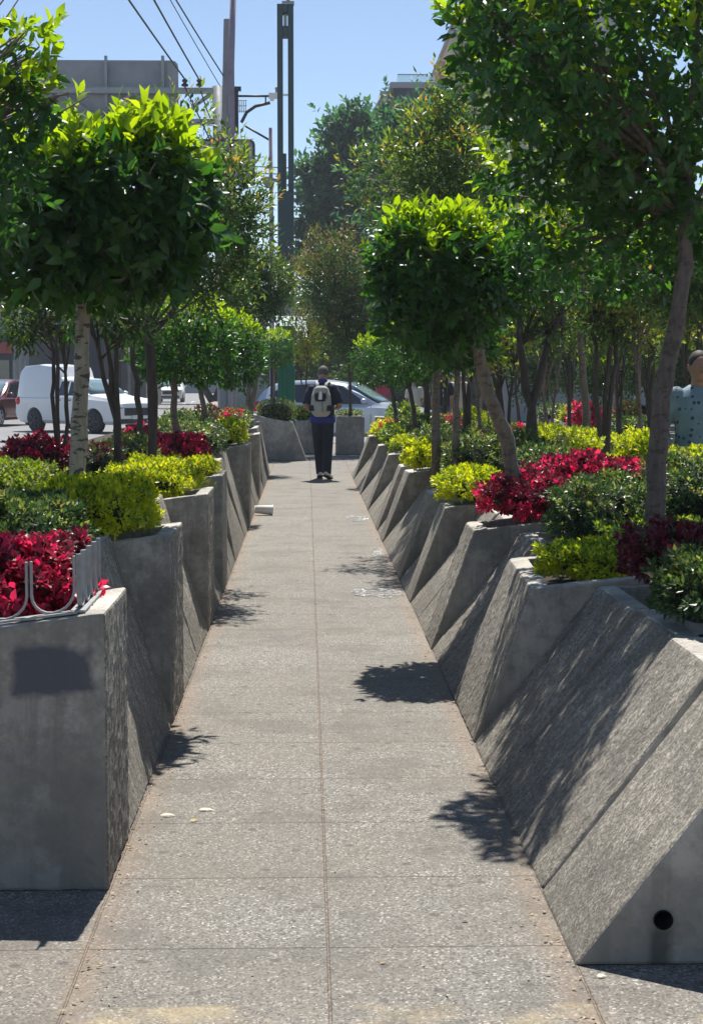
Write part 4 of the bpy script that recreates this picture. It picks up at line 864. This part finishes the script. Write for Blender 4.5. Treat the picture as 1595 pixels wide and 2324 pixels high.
for i in range(8): z = p0.z+(p1.z-p0.z)*i/8; xx_ = p0.x+(p1.x-p0.x)*i/8; g.box(((xx_+p1.x)/2, 110, z), (p1.x-xx_, .1, .07))
for i in range(5): x_ = p0.x+(p1.x-p0.x)*(i+1)/6; g.box((x_, 110.02, (p0.z+p0.z+(p1.z-p0.z)*(i+1)/6)/2), (.06, .1, (p1.z-p0.z)*(i+1)/6))
child(g, 'lattice', 'bgrey', rt)
# left street side
rt, a, b, zt = building('dark shop building with a red band behind the red car at the left', -90, 62, 690, 78, 10, 'bdark', 1, 3)
g = G(); g.box(((a.x+b.x)/2, 77.8, 2.9), (b.x-a.x, .35, .5)); child(g, 'red_band', 'shop_red', rt)
for i in range(4):
    x_ = a.x+(b.x-a.x)*(i+.5)/4; g = G(); g.box((x_, 77.96, 1.2), ((b.x-a.x)/4*.8, .06, 2.3)); child(g, 'shop_window', 'win', rt)
building('dark blue-grey row building behind the white pickup', 62, 235, 675, 88, 10, 'bdark', 2, 5)
rt, a, b, zt = building('brownish grey house behind the cab of the white pickup', 235, 330, 700, 96, 10, 'bgrey', 2, 4)
building('grey block closing the street behind the distant cars', 300, 520, 640, 190, 14, 'bgrey', 3, 8)
building('pale green low building behind the clipped trees at the path end', 520, 700, 790, 84, 10, 'pale_green', 1, 5)
building('dark wall-like building behind the silver car and street trees', 700, 1160, 730, 92, 10, 'bdark', 1, 9)
# footbridge
d_ = 66; fb = empty('footbridge', (at(655, 700, d_).x, d_, -.14), 'pale grey footbridge deck seen between the trees above the walker', 'bridge')
g = G(); px_box(g, 560, 672, 900, 708, d_, 2.2); child(g, 'deck', 'bgrey', fb); g = G(); px_box(g, 560, 711, 900, 717, d_-.1, .2); px_box(g, 560, 662, 900, 666, d_-.1, .1); child(g, 'rail', 'pale_green', fb)
g = G(); px_box(g, 586, 708, 604, 857, d_, .6, dy=.5); px_box(g, 840, 708, 858, 857, d_, .6, dy=.5); child(g, 'column', 'post_grey', fb)
# street poles far left
for i, (u, v, d_, lab) in enumerate([(38, 720, 70, 'thin street pole left of the white pickup'), (50, 700, 72, 'pale twin street pole just left of the white pickup'), (62, 730, 74, 'third street pole nearest the white pickup tail'), (292, 780, 90, 'slim street pole behind the pickup windscreen')]):
    p = at(u, 857, d_); z = at(u, v, d_).z; g = G(); g.tube([(p.x, d_, -.14), (p.x, d_, z)], [.11, .08], 8); g.tube([(p.x-.5, d_, z-.3), (p.x+.5, d_, z-.3)], .05, 6)
    tag(g.build('street_pole', 'post_grey'), lab, 'pole', 'street poles across the road')

# ------------------------------------------------------------------ vehicles
M['car_white'] = simple('car_white', (.78, .79, .80), .3, 0, .02, 3, 0, .5, .5); M['car_silver'] = simple('car_silver', (.50, .56, .66), .3, .35, .03, 3, 0, .5, .6); M['car_red'] = simple('car_red', (.11, .018, .022), .3, .2, .05, 3, 0, .5, .6)
M['tyre'] = simple('tyre', (.02, .02, .022), .8); M['rim_'] = simple('wheel_rim', (.45, .46, .48), .3, .8); M['rim_dark'] = simple('wheel_rim_dark', (.05, .05, .055), .5, .3); M['cglass'] = simple('car_glass', (.025, .035, .04), .04, 0, .1, 1, 0, .9); M['cglass2'] = simple('windscreen_glass', (.16, .24, .26), .05, 0, .1, 1, 0, .9)
M['tail'] = simple('tail_light', (.55, .01, .015), .2); M['head'] = simple('head_light', (.45, .5, .5), .1, .3); M['trim'] = simple('black_trim', (.015, .015, .017), .5); M['plate'] = simple('number_plate', (.7, .7, .66), .5)
def vehicle(name, label, loc, rz, st, W, wr, wheels, r, paint, sides, screen, rear, rimm='rim_', group='vehicles on the road', belt=None, grille=(.55, .78), headz=.8, tailz=.95):
    """st: stations (x, zbottom, zbelt, ztop, halfwidth_top_factor) front to back"""
    root = empty(name, loc, label, 'car' if 'pickup' not in label else 'pickup', group, rz); g = G(); V = []; hw = W/2
    ends = (st[0][0], st[-1][0]); Lx = ends[0]-ends[1]
    def hwx(x): t = abs((x-(ends[0]+ends[1])/2)/(Lx/2)); return hw*(1-.14*t**5)
    for (x, zb, zl, zt_, wf) in st:
        w_ = hwx(x); up_ = max(zt_-zl, .02)
        half = [(0, zb), (w_*.86, zb), (w_*.97, zb+.10), (w_, zb+(zl-zb)*.55), (w_*.985, zl-.04), (w_*.94, zl), (w_*(.94+(wf-.94)*.9), zl+up_*.86), (w_*wf*.93, zt_-.012), (w_*wf*.6, zt_+.012*1), (0, zt_+.02)]
        ring = [(x, y, z) for y, z in half]+[(x, -y, z) for y, z in half[-2:0:-1]]
        V += ring
    k = 18; n = len(st)
    Fc = [(i*k+j, (i+1)*k+j, (i+1)*k+(j+1) % k, i*k+(j+1) % k) for i in range(n-1) for j in range(k)]+[tuple(range(k)), tuple((n-1)*k+j for j in range(k-1, -1, -1))]
    g.add(V, Fc, 0, True); b = g.build('body', paint)
    cut = []
    for wx in wheels:
        c = G(); c.tube([(wx, -hw-.2, r), (wx, hw+.2, r)], r*1.14, 26, ref=(1, 0, 0)); co_ = c.build('cut', 'trim'); cut.append(co_)
        m = b.modifiers.new('b', 'BOOLEAN'); m.object = co_; m.solver = 'EXACT'
    bake(b, cut); b.parent = root
    md = b.modifiers.new('e', 'EDGE_SPLIT'); md.split_angle = math.radians(32)
    def ch(g, nm, m, par=root): o = g.build(nm, m); o.parent = par; return o
    g = G(); g.box(((wheels[0]+wheels[1])/2, 0, r*.9+.18), (wheels[0]-wheels[1]+1.5*r, W*.72, .30)); ch(g, 'underbody', 'trim')
    for wx in wheels:
        for s in (-1, 1):
            y = s*(hw-.13); g = G(); prof = [(-.10, r*.72), (-.105, r*.9), (-.08, r), (.08, r), (.105, r*.9), (.10, r*.72)]
            g.tube([(wx, y+a, r) for a, _ in prof], [q_ for _, q_ in prof], 26, cap=True); ty = ch(g, 'wheel', 'tyre')
            g = G(); yy_ = y+s*.085
            for q_ in range(5):
                a = 2*math.pi*q_/5; g.tube([(wx, yy_+s*.02, r), (wx+math.cos(a)*r*.66, yy_+s*.02, r+math.sin(a)*r*.66)], [(.045, .012), (.06, .012)], 6, ref=(-math.sin(a), 0, math.cos(a)))
            g.tube([(wx, yy_-.02, r), (wx, yy_+s*.035, r)], r*.16, 12)
            nn = 26; vs = [(wx+rr_*math.cos(2*math.pi*i/nn), yy_+s*.022, r+rr_*math.sin(2*math.pi*i/nn)) for rr_ in (r*.60, r*.70) for i in range(nn)]; g.add(vs, [(i, (i+1) % nn, nn+(i+1) % nn, nn+i) for i in range(nn)])
            g.build('rim', rimm).parent = ty
    # glass following the body side
    def sy(x, z):
        for i in range(n-1):
            x0_, x1_ = st[i][0], st[i+1][0]
            if x1_ <= x <= x0_:
                t = (x0_-x)/(x0_-x1_+1e-9); zl = st[i][2]*(1-t)+st[i+1][2]*t; zt_ = st[i][3]*(1-t)+st[i+1][3]*t; wf = st[i][4]*(1-t)+st[i+1][4]*t
                u_ = max(zt_-zl, .02); f = min(max((z-zl)/(u_*.86), 0), 1.1); return hwx(x)*(.94+(wf-.94)*.9*f)
        return hw*.9
    for poly in sides:
        for s in (-1, 1):
            g = G(); vs = [(x, s*(sy(x, z)+.008), z) for x, z in poly]; g.add(vs, [tuple(range(len(vs)))]); 
            cx_ = sum(p[0] for p in poly)/len(poly); cz_ = sum(p[1] for p in poly)/len(poly)
            o = ch(g, 'side_window', 'cglass'); sdm = o.modifiers.new('s', 'SOLIDIFY'); sdm.thickness = .006; sdm.offset = 0
    zs = sides[0][0][1]
    for hx in sorted({round(p[-1][0]-.03, 2) for p in sides[:2]} | {round(sides[0][0][0]+.10, 2), round(sides[-1][-1][0]-.1, 2)}):
        for s in (-1, 1):
            g = G(); pts = []
            for z in (.36, .5, .65, .8, zs-.03):
                zb = .24; zl = zs-.04; f = (z-zb)/(zl-zb); wv = hwx(hx)*(.97+.03*min(1, (f)/.55) if f < .55 else 1-.035*(f-.55)/.45); pts.append((hx, s*(wv+.001), z))
            g.tube(pts, .007, 5); ch(g, 'door_seam', 'trim')
    for (xa, za, xb_, zb_, wa, wb, nm) in (screen+('windscreen',), rear+('rear_window',)):
        dx, dz = xb_-xa, zb_-za; L_ = math.hypot(dx, dz); nx, nz = -dz/L_, dx/L_
        if nm == 'windscreen': nx, nz = abs(nx), abs(nz)
        else: nx, nz = -abs(nx), abs(nz)
        o_ = .022; g = G(); vs = []
        for i in range(4):
            t = i/3; 
            for j in range(5): s_ = (j-2)/2; ww = hw*(wa+(wb-wa)*t); vs.append((xa+dx*t+nx*(o_+.012*(1-s_*s_)), ww*s_, za+dz*t+nz*(o_+.012*(1-s_*s_))))
        g.add(vs, [(i*5+j, (i+1)*5+j, (i+1)*5+j+1, i*5+j+1) for i in range(3) for j in range(4)], 0, True); o = ch(g, nm, 'cglass2' if nm == 'windscreen' else 'cglass'); sdm = o.modifiers.new('s', 'SOLIDIFY'); sdm.thickness = .01
    xf, xr = st[0][0], st[-1][0]
    for s in (-1, 1):
        g = G(); g.ball((xf-.16, s*hw*.70, headz), (.20, .20, .085), R=Matrix.Rotation(-s*.35, 3, 'Z')); ch(g, 'headlight', 'head')
        g = G(); g.ball((xr+.14, s*hw*.80, tailz), (.19, .13, .15), R=Matrix.Rotation(s*.3, 3, 'Z')); ch(g, 'tail_light', 'tail')
        g = G(); mx_ = sides[0][0][0]-.05; g.ball((mx_, s*(hw+.09), sides[0][0][1]+.07), (.08, .10, .07)); ch(g, 'mirror', paint)
        for hx in ([p[-1][0]+.12 for p in sides[:2]]): g = G(); g.box((hx, s*(hw+.003), sides[0][0][1]-.14), (.16, .03, .03)); ch(g, 'door_handle', 'trim', root)
    g = G(); g.box((xf+.01-.03, 0, (grille[0]+grille[1])/2), (.06, W*.55, grille[1]-grille[0])); g.box((xf-.02, 0, .38), (.06, W*.7, .14)); ch(g, 'grille', 'trim')
    g = G(); g.box((xf+.03, 0, .5), (.02, .42, .12)); ch(g, 'number_plate', 'plate'); g = G(); g.box((xr-.02, 0, .62), (.02, .42, .12)); ch(g, 'number_plate', 'plate')
    return root
suv = [(2.15, .38, .62, .66, .9), (2.12, .26, .78, .84, .9), (1.9, .22, .88, .93, .9), (1.2, .22, .98, 1.03, .88), (1.0, .22, .99, 1.08, .86), (.55, .22, .99, 1.34, .80), (.15, .22, .99, 1.54, .76), (-.4, .22, 1.0, 1.62, .76), (-1.2, .22, 1.03, 1.60, .75), (-1.75, .24, 1.07, 1.52, .74), (-2.0, .26, 1.08, 1.32, .76), (-2.15, .30, 1.0, 1.06, .82), (-2.2, .42, .7, .75, .86)]
sw = [[(.80, 1.04), (.12, 1.48), (-.32, 1.52), (-.34, 1.04)], [(-.40, 1.04), (-.40, 1.53), (-1.12, 1.51), (-1.2, 1.08)], [(-1.28, 1.10), (-1.2, 1.50), (-1.45, 1.46), (-1.78, 1.24)]]
car0 = vehicle('parked_car', 'silver-white hatch SUV crossing behind the walker at the path end', (.95, 43.0, -.14), math.radians(-16), suv, 1.80, .76, (1.35, -1.32), .34, 'car_silver', sw, (1.05, 1.06, .22, 1.54, .80, .68), (-1.78, 1.50, -2.08, 1.10, .62, .70))
pk = [(2.45, .45, .70, .74, .9), (2.42, .30, .85, .90, .9), (2.2, .27, 1.0, 1.05, .9), (1.35, .27, 1.06, 1.14, .88), (1.1, .27, 1.08, 1.2, .84), (.55, .27, 1.08, 1.56, .76), (.3, .27, 1.08, 1.64, .74), (-.25, .27, 1.08, 1.66, .74), (-.33, .27, 1.08, 1.70, .76), (-.52, .27, 1.08, 2.02, .84), (-1.3, .27, 1.08, 2.10, .86), (-2.05, .27, 1.08, 2.06, .85), (-2.3, .30, 1.08, 1.90, .85), (-2.42, .34, 1.05, 1.14, .88), (-2.46, .5, .7, .75, .9)]
pw_ = [[(.85, 1.14), (.42, 1.54), (.22, 1.58), (.22, 1.14)], [(.14, 1.14), (.14, 1.58), (-.22, 1.58), (-.28, 1.14)]]
vehicle('pickup', 'white pickup truck with a tall white cargo cap, crossing the road at the left', (at(192, 900, 53).x, 53, -.14), math.radians(-43), pk, 1.78, .80, (1.45, -1.40), .36, 'car_white', pw_, (1.15, 1.19, .50, 1.60, .78, .66), (-2.30, 1.88, -2.42, 1.25, .6, .7), 'rim_dark')
red = copy_tree(car0, (at(-14, 900, 60).x, 60, -.14), math.radians(-104), 'dark red car cut off by the left picture edge')
def repaint(root, a, b):
    for c in root.children:
        if c.data and any(mm and mm.name == a for mm in c.data.materials):
            c.data = c.data.copy()
            for i, mm in enumerate(c.data.materials):
                if mm.name == a: c.data.materials[i] = M[b]
repaint(red, 'car_silver', 'car_red')
for (u, d_, rz, lab) in ((389, 118, -88, 'white car facing the camera in the distance between the left trunks'), (283, 132, -80, 'white vehicle behind the pickup bonnet far up the road'), (322, 170, -88, 'small light car farthest up the road'), (415, 210, -90, 'tiny far car just right of the distant white car')):
    c = copy_tree(car0, (at(u, 857, d_).x, d_, -.14), math.radians(rz), lab); repaint(c, 'car_silver', 'car_white')

# ------------------------------------------------------------------ people
M['skin'] = simple('skin_tan', (.34, .19, .13), .55, 0, .08, 20); M['navy'] = simple('cloth_navy', (.010, .016, .035), .85, 0, .25, 15); M['blk'] = simple('cloth_black', (.012, .013, .02), .85, 0, .2, 15); M['royal'] = simple('cloth_royal_blue', (.02, .03, .22), .8)
M['hair'] = simple('hair_dark', (.03, .025, .022), .7, 0, .3, 40); M['hairgrey'] = simple('hair_grey', (.09, .085, .08), .8, 0, .3, 60); M['shoe'] = simple('shoe_white', (.65, .65, .64), .6); M['sole'] = simple('shoe_dark', (.03, .03, .035), .7); M['bag'] = simple('bag_beige', (.38, .37, .34), .8, 0, .1, 12, .2)
M['cream'] = simple('cloth_cream', (.55, .52, .45), .85); M['capw'] = simple('cap_white', (.75, .75, .73), .7); M['pink'] = simple('cloth_red_pink', (.5, .05, .1), .8); M['jean'] = simple('cloth_denim', (.05, .07, .12), .85)
m, nt_, bs = newmat('shirt_blue_dotted'); M['bshirt'] = m; co = coords(nt_, True); v_ = nt_.nodes.new('ShaderNodeTexVoronoi'); v_.inputs['Scale'].default_value = 19; v_.inputs['Randomness'].default_value = .55; nt_.links.new(co, v_.inputs['Vector'])
nt_.links.new(mixc(nt_, ramp(nt_, v_.outputs['Distance'], [(.24, 1.0), (.30, .0)]), ramp(nt_, noise(nt_, co, 6), [(.3, (.12, .19, .24)), (.7, (.20, .29, .35))]), (.03, .06, .09)), bs.inputs['Base Color']); bs.inputs['Roughness'].default_value = .8
def person(label, loc, rz, pose, top, bottom, shoes=('shoe', 'sole'), hair='hair', vox=.009, sleeve=.55, hem=.88, scale=1.0, head_tilt=.25, hat=None):
    root = empty('person', loc, label, 'person', None, rz); root.scale = (scale,)*3
    # +Y is forward
    hipz = .90; sh = 1.40; A = pose
    g = G()
    g.tube([(0, 0, .84), (0, .0, .92), (0, .0, 1.06), (0, .01, 1.24), (0, 0, 1.36), (0, -.005, 1.42), (0, 0, 1.455)], [(.14, .10), (.165, .115), (.145, .10), (.165, .115), (.175, .10), (.11, .08), (.062, .062)], 20)
    nk = Vector((0, 0, 1.44)); hc = Vector((0, .02+head_tilt*.17, 1.605-head_tilt*.04))
    g.tube([nk, Vector((0, .02+head_tilt*.08, 1.53))], [.058, .055], 14)
    Rh = Matrix.Rotation(-head_tilt, 3, 'X')
    g.ball(hc, (.077, .097, .112), 0, 18, 14, Rh); 
    g.ball(hc+Rh @ Vector((0, .045, -.055)), (.055, .055, .055), 0, 12, 8, Rh)
    g.tube([hc+Rh @ Vector((0, .09, .02)), hc+Rh @ Vector((0, .118, -.022)), hc+Rh @ Vector((0, .095, -.03))], [.009, .017, .012], 8)
    for s in (-1, 1): g.ball(hc+Rh @ Vector((s*.080, -.005, -.005)), (.012, .02, .032), 0, 10, 8, Rh); g.ball(hc+Rh @ Vector((s*.03, .083, .015)), (.018, .012, .01), 0)
    g.tube([hc+Rh @ Vector((-.024, .093, -.052)), hc+Rh @ Vector((.024, .093, -.052))], .008, 8)
    for s in (-1, 1):
        S_, E, Wr, Hd = [Vector((s*v[0], v[1], v[2])) for v in A['arm%+d' % s]]
        g.tube([S_+Vector((-s*.02, 0, -.03)), (S_+E)/2, E], [.05, .05, .042], 14); g.tube([E, E*.6+Wr*.4, Wr], [.042, .041, .027], 14)
        hd = (Hd-Wr).normalized(); sd2 = Vector((0, 1, 0)) if abs(hd.y) < .8 else Vector((0, 0, 1)); sd2 = (sd2-sd2.dot(hd)*hd).normalized(); pn = hd.cross(sd2)*s
        g.tube([Wr, Wr+hd*.03, Wr+hd*.09], [(.026, .018), (.036, .016), (.040, .014)], 12, ref=tuple(sd2))
        for q_ in range(4):
            o_ = sd2*(.030-.020*q_); ln = (.068, .078, .073, .058)[q_]; p0 = Wr+hd*.085+o_; p1 = p0+hd*ln*.5+pn*-.008; p2 = p1+hd*ln*.3-pn*.022; p3 = p2+hd*ln*.12-pn*.02
            g.tube([p0, p1, p2, p3], [.0095, .009, .008, .006], 8)
        g.tube([Wr+hd*.025+sd2*.025, Wr+hd*.055+sd2*.052-pn*.008, Wr+hd*.085+sd2*.058-pn*.02], [.013, .011, .008], 8)
        Hp, Kn, An, To = [Vector(v) for v in A['leg%+d' % s]]
        g.tube([Hp+Vector((0, 0, .03)), (Hp+Kn)/2, Kn], [.088, .072, .055], 14); g.tube([Kn, Kn*.65+An*.35, An], [.055, .056, .036], 14)
        g.tube([An+Vector((0, -.04, -.03)), (An+To)/2-Vector((0, 0, .01)), To], [(.034, .035), (.042, .03), (.035, .018)], 12)
    b = g.build('body', 'skin'); b.parent = root; remesh(b, vox, 2)
    # top
    g = G()
    g.tube([(0, 0, hem), (0, 0, .98), (0, 0, 1.08), (0, .01, 1.24), (0, 0, 1.36), (0, -.005, 1.425), (0, .0, 1.46)], [(.188, .135), (.185, .13), (.172, .124), (.185, .132), (.192, .115), (.13, .092), (.072, .072)], 24)
    for s in (-1, 1):
        S_, E, Wr, Hd = [Vector((s*v[0], v[1], v[2])) for v in A['arm%+d' % s]]
        Q = S_+(E-S_)*min(1, sleeve*1.6); P = [S_+Vector((-s*.03, 0, .005)), S_+(E-S_)*.3, Q]; R_ = [.068, .070, .074]
        if sleeve > .7: P = [S_+Vector((-s*.03, 0, .005)), (S_+E)/2, E, E+(Wr-E)*(sleeve-.1)]; R_ = [.068, .064, .056, .042]
        g.tube(P, R_, 16); g.ball(S_+Vector((-s*.02, 0, -.01)), .074)
    t = g.build('shirt', top); t.parent = root; remesh(t, vox, 3)
    g = G(); g.tube([(0, 0, .84), (0, 0, .92), (0, 0, .99)], [(.165, .122), (.176, .126), (.165, .118)], 20)
    for s in (-1, 1):
        Hp, Kn, An, To = [Vector(v) for v in A['leg%+d' % s]]
        g.tube([Hp+Vector((0, 0, .04)), (Hp+Kn)/2, Kn, (Kn+An)/2, An+Vector((0, 0, -.02))], [.098, .088, .074, .068, .062], 18)
    t = g.build('trousers', bottom); t.parent = root; remesh(t, vox, 3)
    for s in (-1, 1):
        Hp, Kn, An, To = [Vector(v) for v in A['leg%+d' % s]]
        dv = (To-An); dv.normalize(); a = An-dv*.07; 
        g = G(); g.tube([a+Vector((0, 0, -.045)), a*.8+To*.2+Vector((0, 0, -.02)), (a+To)/2+Vector((0, 0, -.022)), To+Vector((0, 0, -.005)), To+dv*.05+Vector((0, 0, -.008))], [(.030, .03), (.044, .05), (.048, .040), (.046, .028), (.03, .018)], 14); sh_ = g.build('shoe', shoes[0]); sh_.parent = root
        lo_ = min(a.z, To.z)-.05
        g = G(); g.tube([a-dv*.03+Vector((0, 0, -.075)), (a+To)/2+Vector((0, 0, -.055)), To+dv*.06+Vector((0, 0, -.03))], [(.036, .014), (.05, .014), (.038, .012)], 12); q_ = g.build('sole', shoes[1]); q_.parent = sh_
    g = G(); g.ball(hc+Rh @ Vector((0, -.016, .024)), (.084, .096, .104), 0, 20, 14, Rh); h_ = g.build('hair', hair); h_.parent = root
    if hat:
        g = G(); g.ball(hc+Rh @ Vector((0, -.005, .05)), (.094, .11, .085), 0, 20, 12, Rh); g.tube([hc+Rh @ Vector((0, .06, .045)), hc+Rh @ Vector((0, .17, .03))], [(.085, .008), (.06, .006)], 14, ref=(1, 0, 0)); g.build('cap', hat).parent = root
    return root, hc, Rh
stand = {'arm+1': [(.185, 0, 1.39), (.235, -.03, 1.10), (.23, .06, .86), (.22, .08, .80)], 'arm-1': [(.185, 0, 1.39), (.235, -.03, 1.10), (.23, .06, .86), (.22, .08, .80)],
         'leg+1': [(.09, 0, .88), (.095, .02, .48), (.10, -.02, .09), (.115, .12, .045)], 'leg-1': [(-.09, 0, .88), (-.09, .08, .49), (-.085, .10, .09), (-.10, .24, .045)]}
walk = {'arm+1': [(.185, 0, 1.375), (.26, -.05, 1.11), (.18, .17, 1.07), (.13, .24, 1.08)], 'arm-1': [(.185, 0, 1.365), (.235, -.09, 1.10), (.17, .12, 1.02), (.12, .20, 1.04)],
        'leg+1': [(.08, 0, .88), (.078, .03, .49), (.075, -.08, .10), (.11, .04, .045)], 'leg-1': [(-.08, 0, .88), (-.078, .12, .50), (-.06, .19, .09), (-.085, .33, .045)]}
dW = 25.9; rW, hc, Rh = person('man walking away down the path in dark clothes with a beige backpack', (at(732, 857, dW).x, dW, 0), -.12, walk, 'navy', 'navy', hair='hairgrey', head_tilt=.45, sleeve=.55, hem=.90, scale=1.01)
for g_, nm, m in ((G().tube([(0, 0, .855), (0, 0, .96)], [(.192, .138), (.196, .142)], 24), 'undershirt', 'royal'), (G().tube([(0, .005, 1.435), (0, .02, 1.50)], [(.085, .082), (.068, .068)], 18), 'collar', 'royal')): g_.build(nm, m).parent = rW
# backpack (worn, so it is a thing of its own)
bp = empty('backpack', rW.location, 'beige and black backpack worn by the man walking away', 'backpack')
bp.scale = rW.scale; bp.rotation_euler = rW.rotation_euler
def bpart(g, nm, m, vox=0): o = g.build(nm, m); o.parent = bp; (remesh(o, vox, 3) if vox else None); return o
g = G(); g.tube([(0, -.19, .965), (0, -.205, 1.0), (0, -.215, 1.12), (0, -.205, 1.26), (0, -.18, 1.37), (0, -.165, 1.405)], [(.10, .06), (.14, .085), (.155, .10), (.145, .09), (.11, .06), (.06, .03)], 24, pw=2.8); bpart(g, 'pack', 'bag', .01)
g = G(); g.ball((0, -.285, 1.10), (.105, .035, .10), pw=2.6); bpart(g, 'front_pocket', 'bag')
g = G(); g.tube([(-.055, -.285, 1.34), (-.06, -.315, 1.24), (-.045, -.315, 1.19)], [(.028, .008)]*3, 8); g.tube([(.055, -.285, 1.34), (.06, -.315, 1.24), (.045, -.315, 1.19)], [(.028, .008)]*3, 8); g.tube([(-.05, -.315, 1.19), (.05, -.315, 1.19)], .012, 6)
g.box((-.13, -.27, 1.08), (.07, .06, .085)); g.box((.13, -.27, 1.08), (.07, .06, .085)); g.tube([(.03, -.325, 1.17), (.035, -.33, 1.02)], .004, 5); bpart(g, 'black_strap', 'blk')
g = G(); g.prism([(-.03, 1.21), (.03, 1.21), (.008, 1.33), (-.008, 1.33)], -.322, -.30, 1); bpart(g, 'white_triangle', 'capw')
for s in (-1, 1):
    g = G(); g.tube([(s*.10, .12, 1.16), (s*.115, .135, 1.30), (s*.10, .09, 1.425), (s*.085, 0, 1.475), (s*.07, -.09, 1.45), (s*.06, -.17, 1.37)], [(.026, .010)]*6, 8); bpart(g, 'shoulder_strap', 'bag')
# man in blue shirt on the side path
armb = dict(stand); armb['arm-1'] = [(.185, 0, 1.39), (.27, -.02, 1.13), (.24, .12, .93), (.20, .17, .88)]
person('man in a light blue dotted shirt at the right picture edge, facing the camera', (at(1583, 857, 13.2).x, 13.2, 0), math.pi, {**stand, 'arm+1': [(.185, 0, 1.39), (.27, -.02, 1.13), (.25, .10, .97), (.22, .14, .91)]}, 'bshirt', 'jean', hair='hair', sleeve=.95, hem=.88, scale=1.02, vox=.007, head_tilt=.1)
# distant people
r1, *_ = person('person in a black T-shirt with a white print on the back', (at(1004, 857, 40).x, 40, 0), .1, stand, 'blk', 'jean', hair='hair', vox=.014, head_tilt=.1)
g = G(); g.prism([(-.02, 1.10), (.05, 1.12), (.02, 1.2), (.055, 1.29), (.0, 1.34), (-.03, 1.25), (.0, 1.2)], -.139, -.132, 1); g.build('shirt_print', 'capw').parent = r1
person('person in a cream top and white cap beside the black T-shirt person', (at(1040, 857, 40.5).x, 40.5, 0), math.pi, stand, 'cream', 'cream', hair='hair', vox=.014, hat='capw')
person('person with a white cap partly behind the pale trunk on the side path', (at(1022, 857, 41.5).x, 41.5, 0), 0, stand, 'cream', 'jean', vox=.014, hat='capw', scale=.98)
person('distant person in a red-pink top right of the silver car', (at(870, 857, 58).x, 58, -.14), .3, stand, 'pink', 'blk', vox=.016)
person('distant person in a pale top among the far trunks', (at(940, 857, 46).x, 46, -.1), .3, stand, 'cream', 'jean', vox=.016, scale=.97)

# ------------------------------------------------------------------ air
g = G(); g.box((0, 210, 17.4), (540, 520, 37.6)); hz = g.build('haze', 'smooth'); hz.data.materials.clear()  # thin volume added for far fade and to imitate the veil of flare
m = bpy.data.materials.new('air'); m.use_nodes = True; m.node_tree.nodes.remove(m.node_tree.nodes['Principled BSDF'])
pv = m.node_tree.nodes.new('ShaderNodeVolumePrincipled'); pv.inputs['Color'].default_value = (.82, .90, 1, 1); pv.inputs['Density'].default_value = .0005; pv.inputs['Anisotropy'].default_value = .4
m.node_tree.links.new(pv.outputs[0], m.node_tree.nodes['Material Output'].inputs['Volume']); hz.data.materials.append(m); tag(hz, kind='stuff')
SC.cycles.volume_bounces = 0
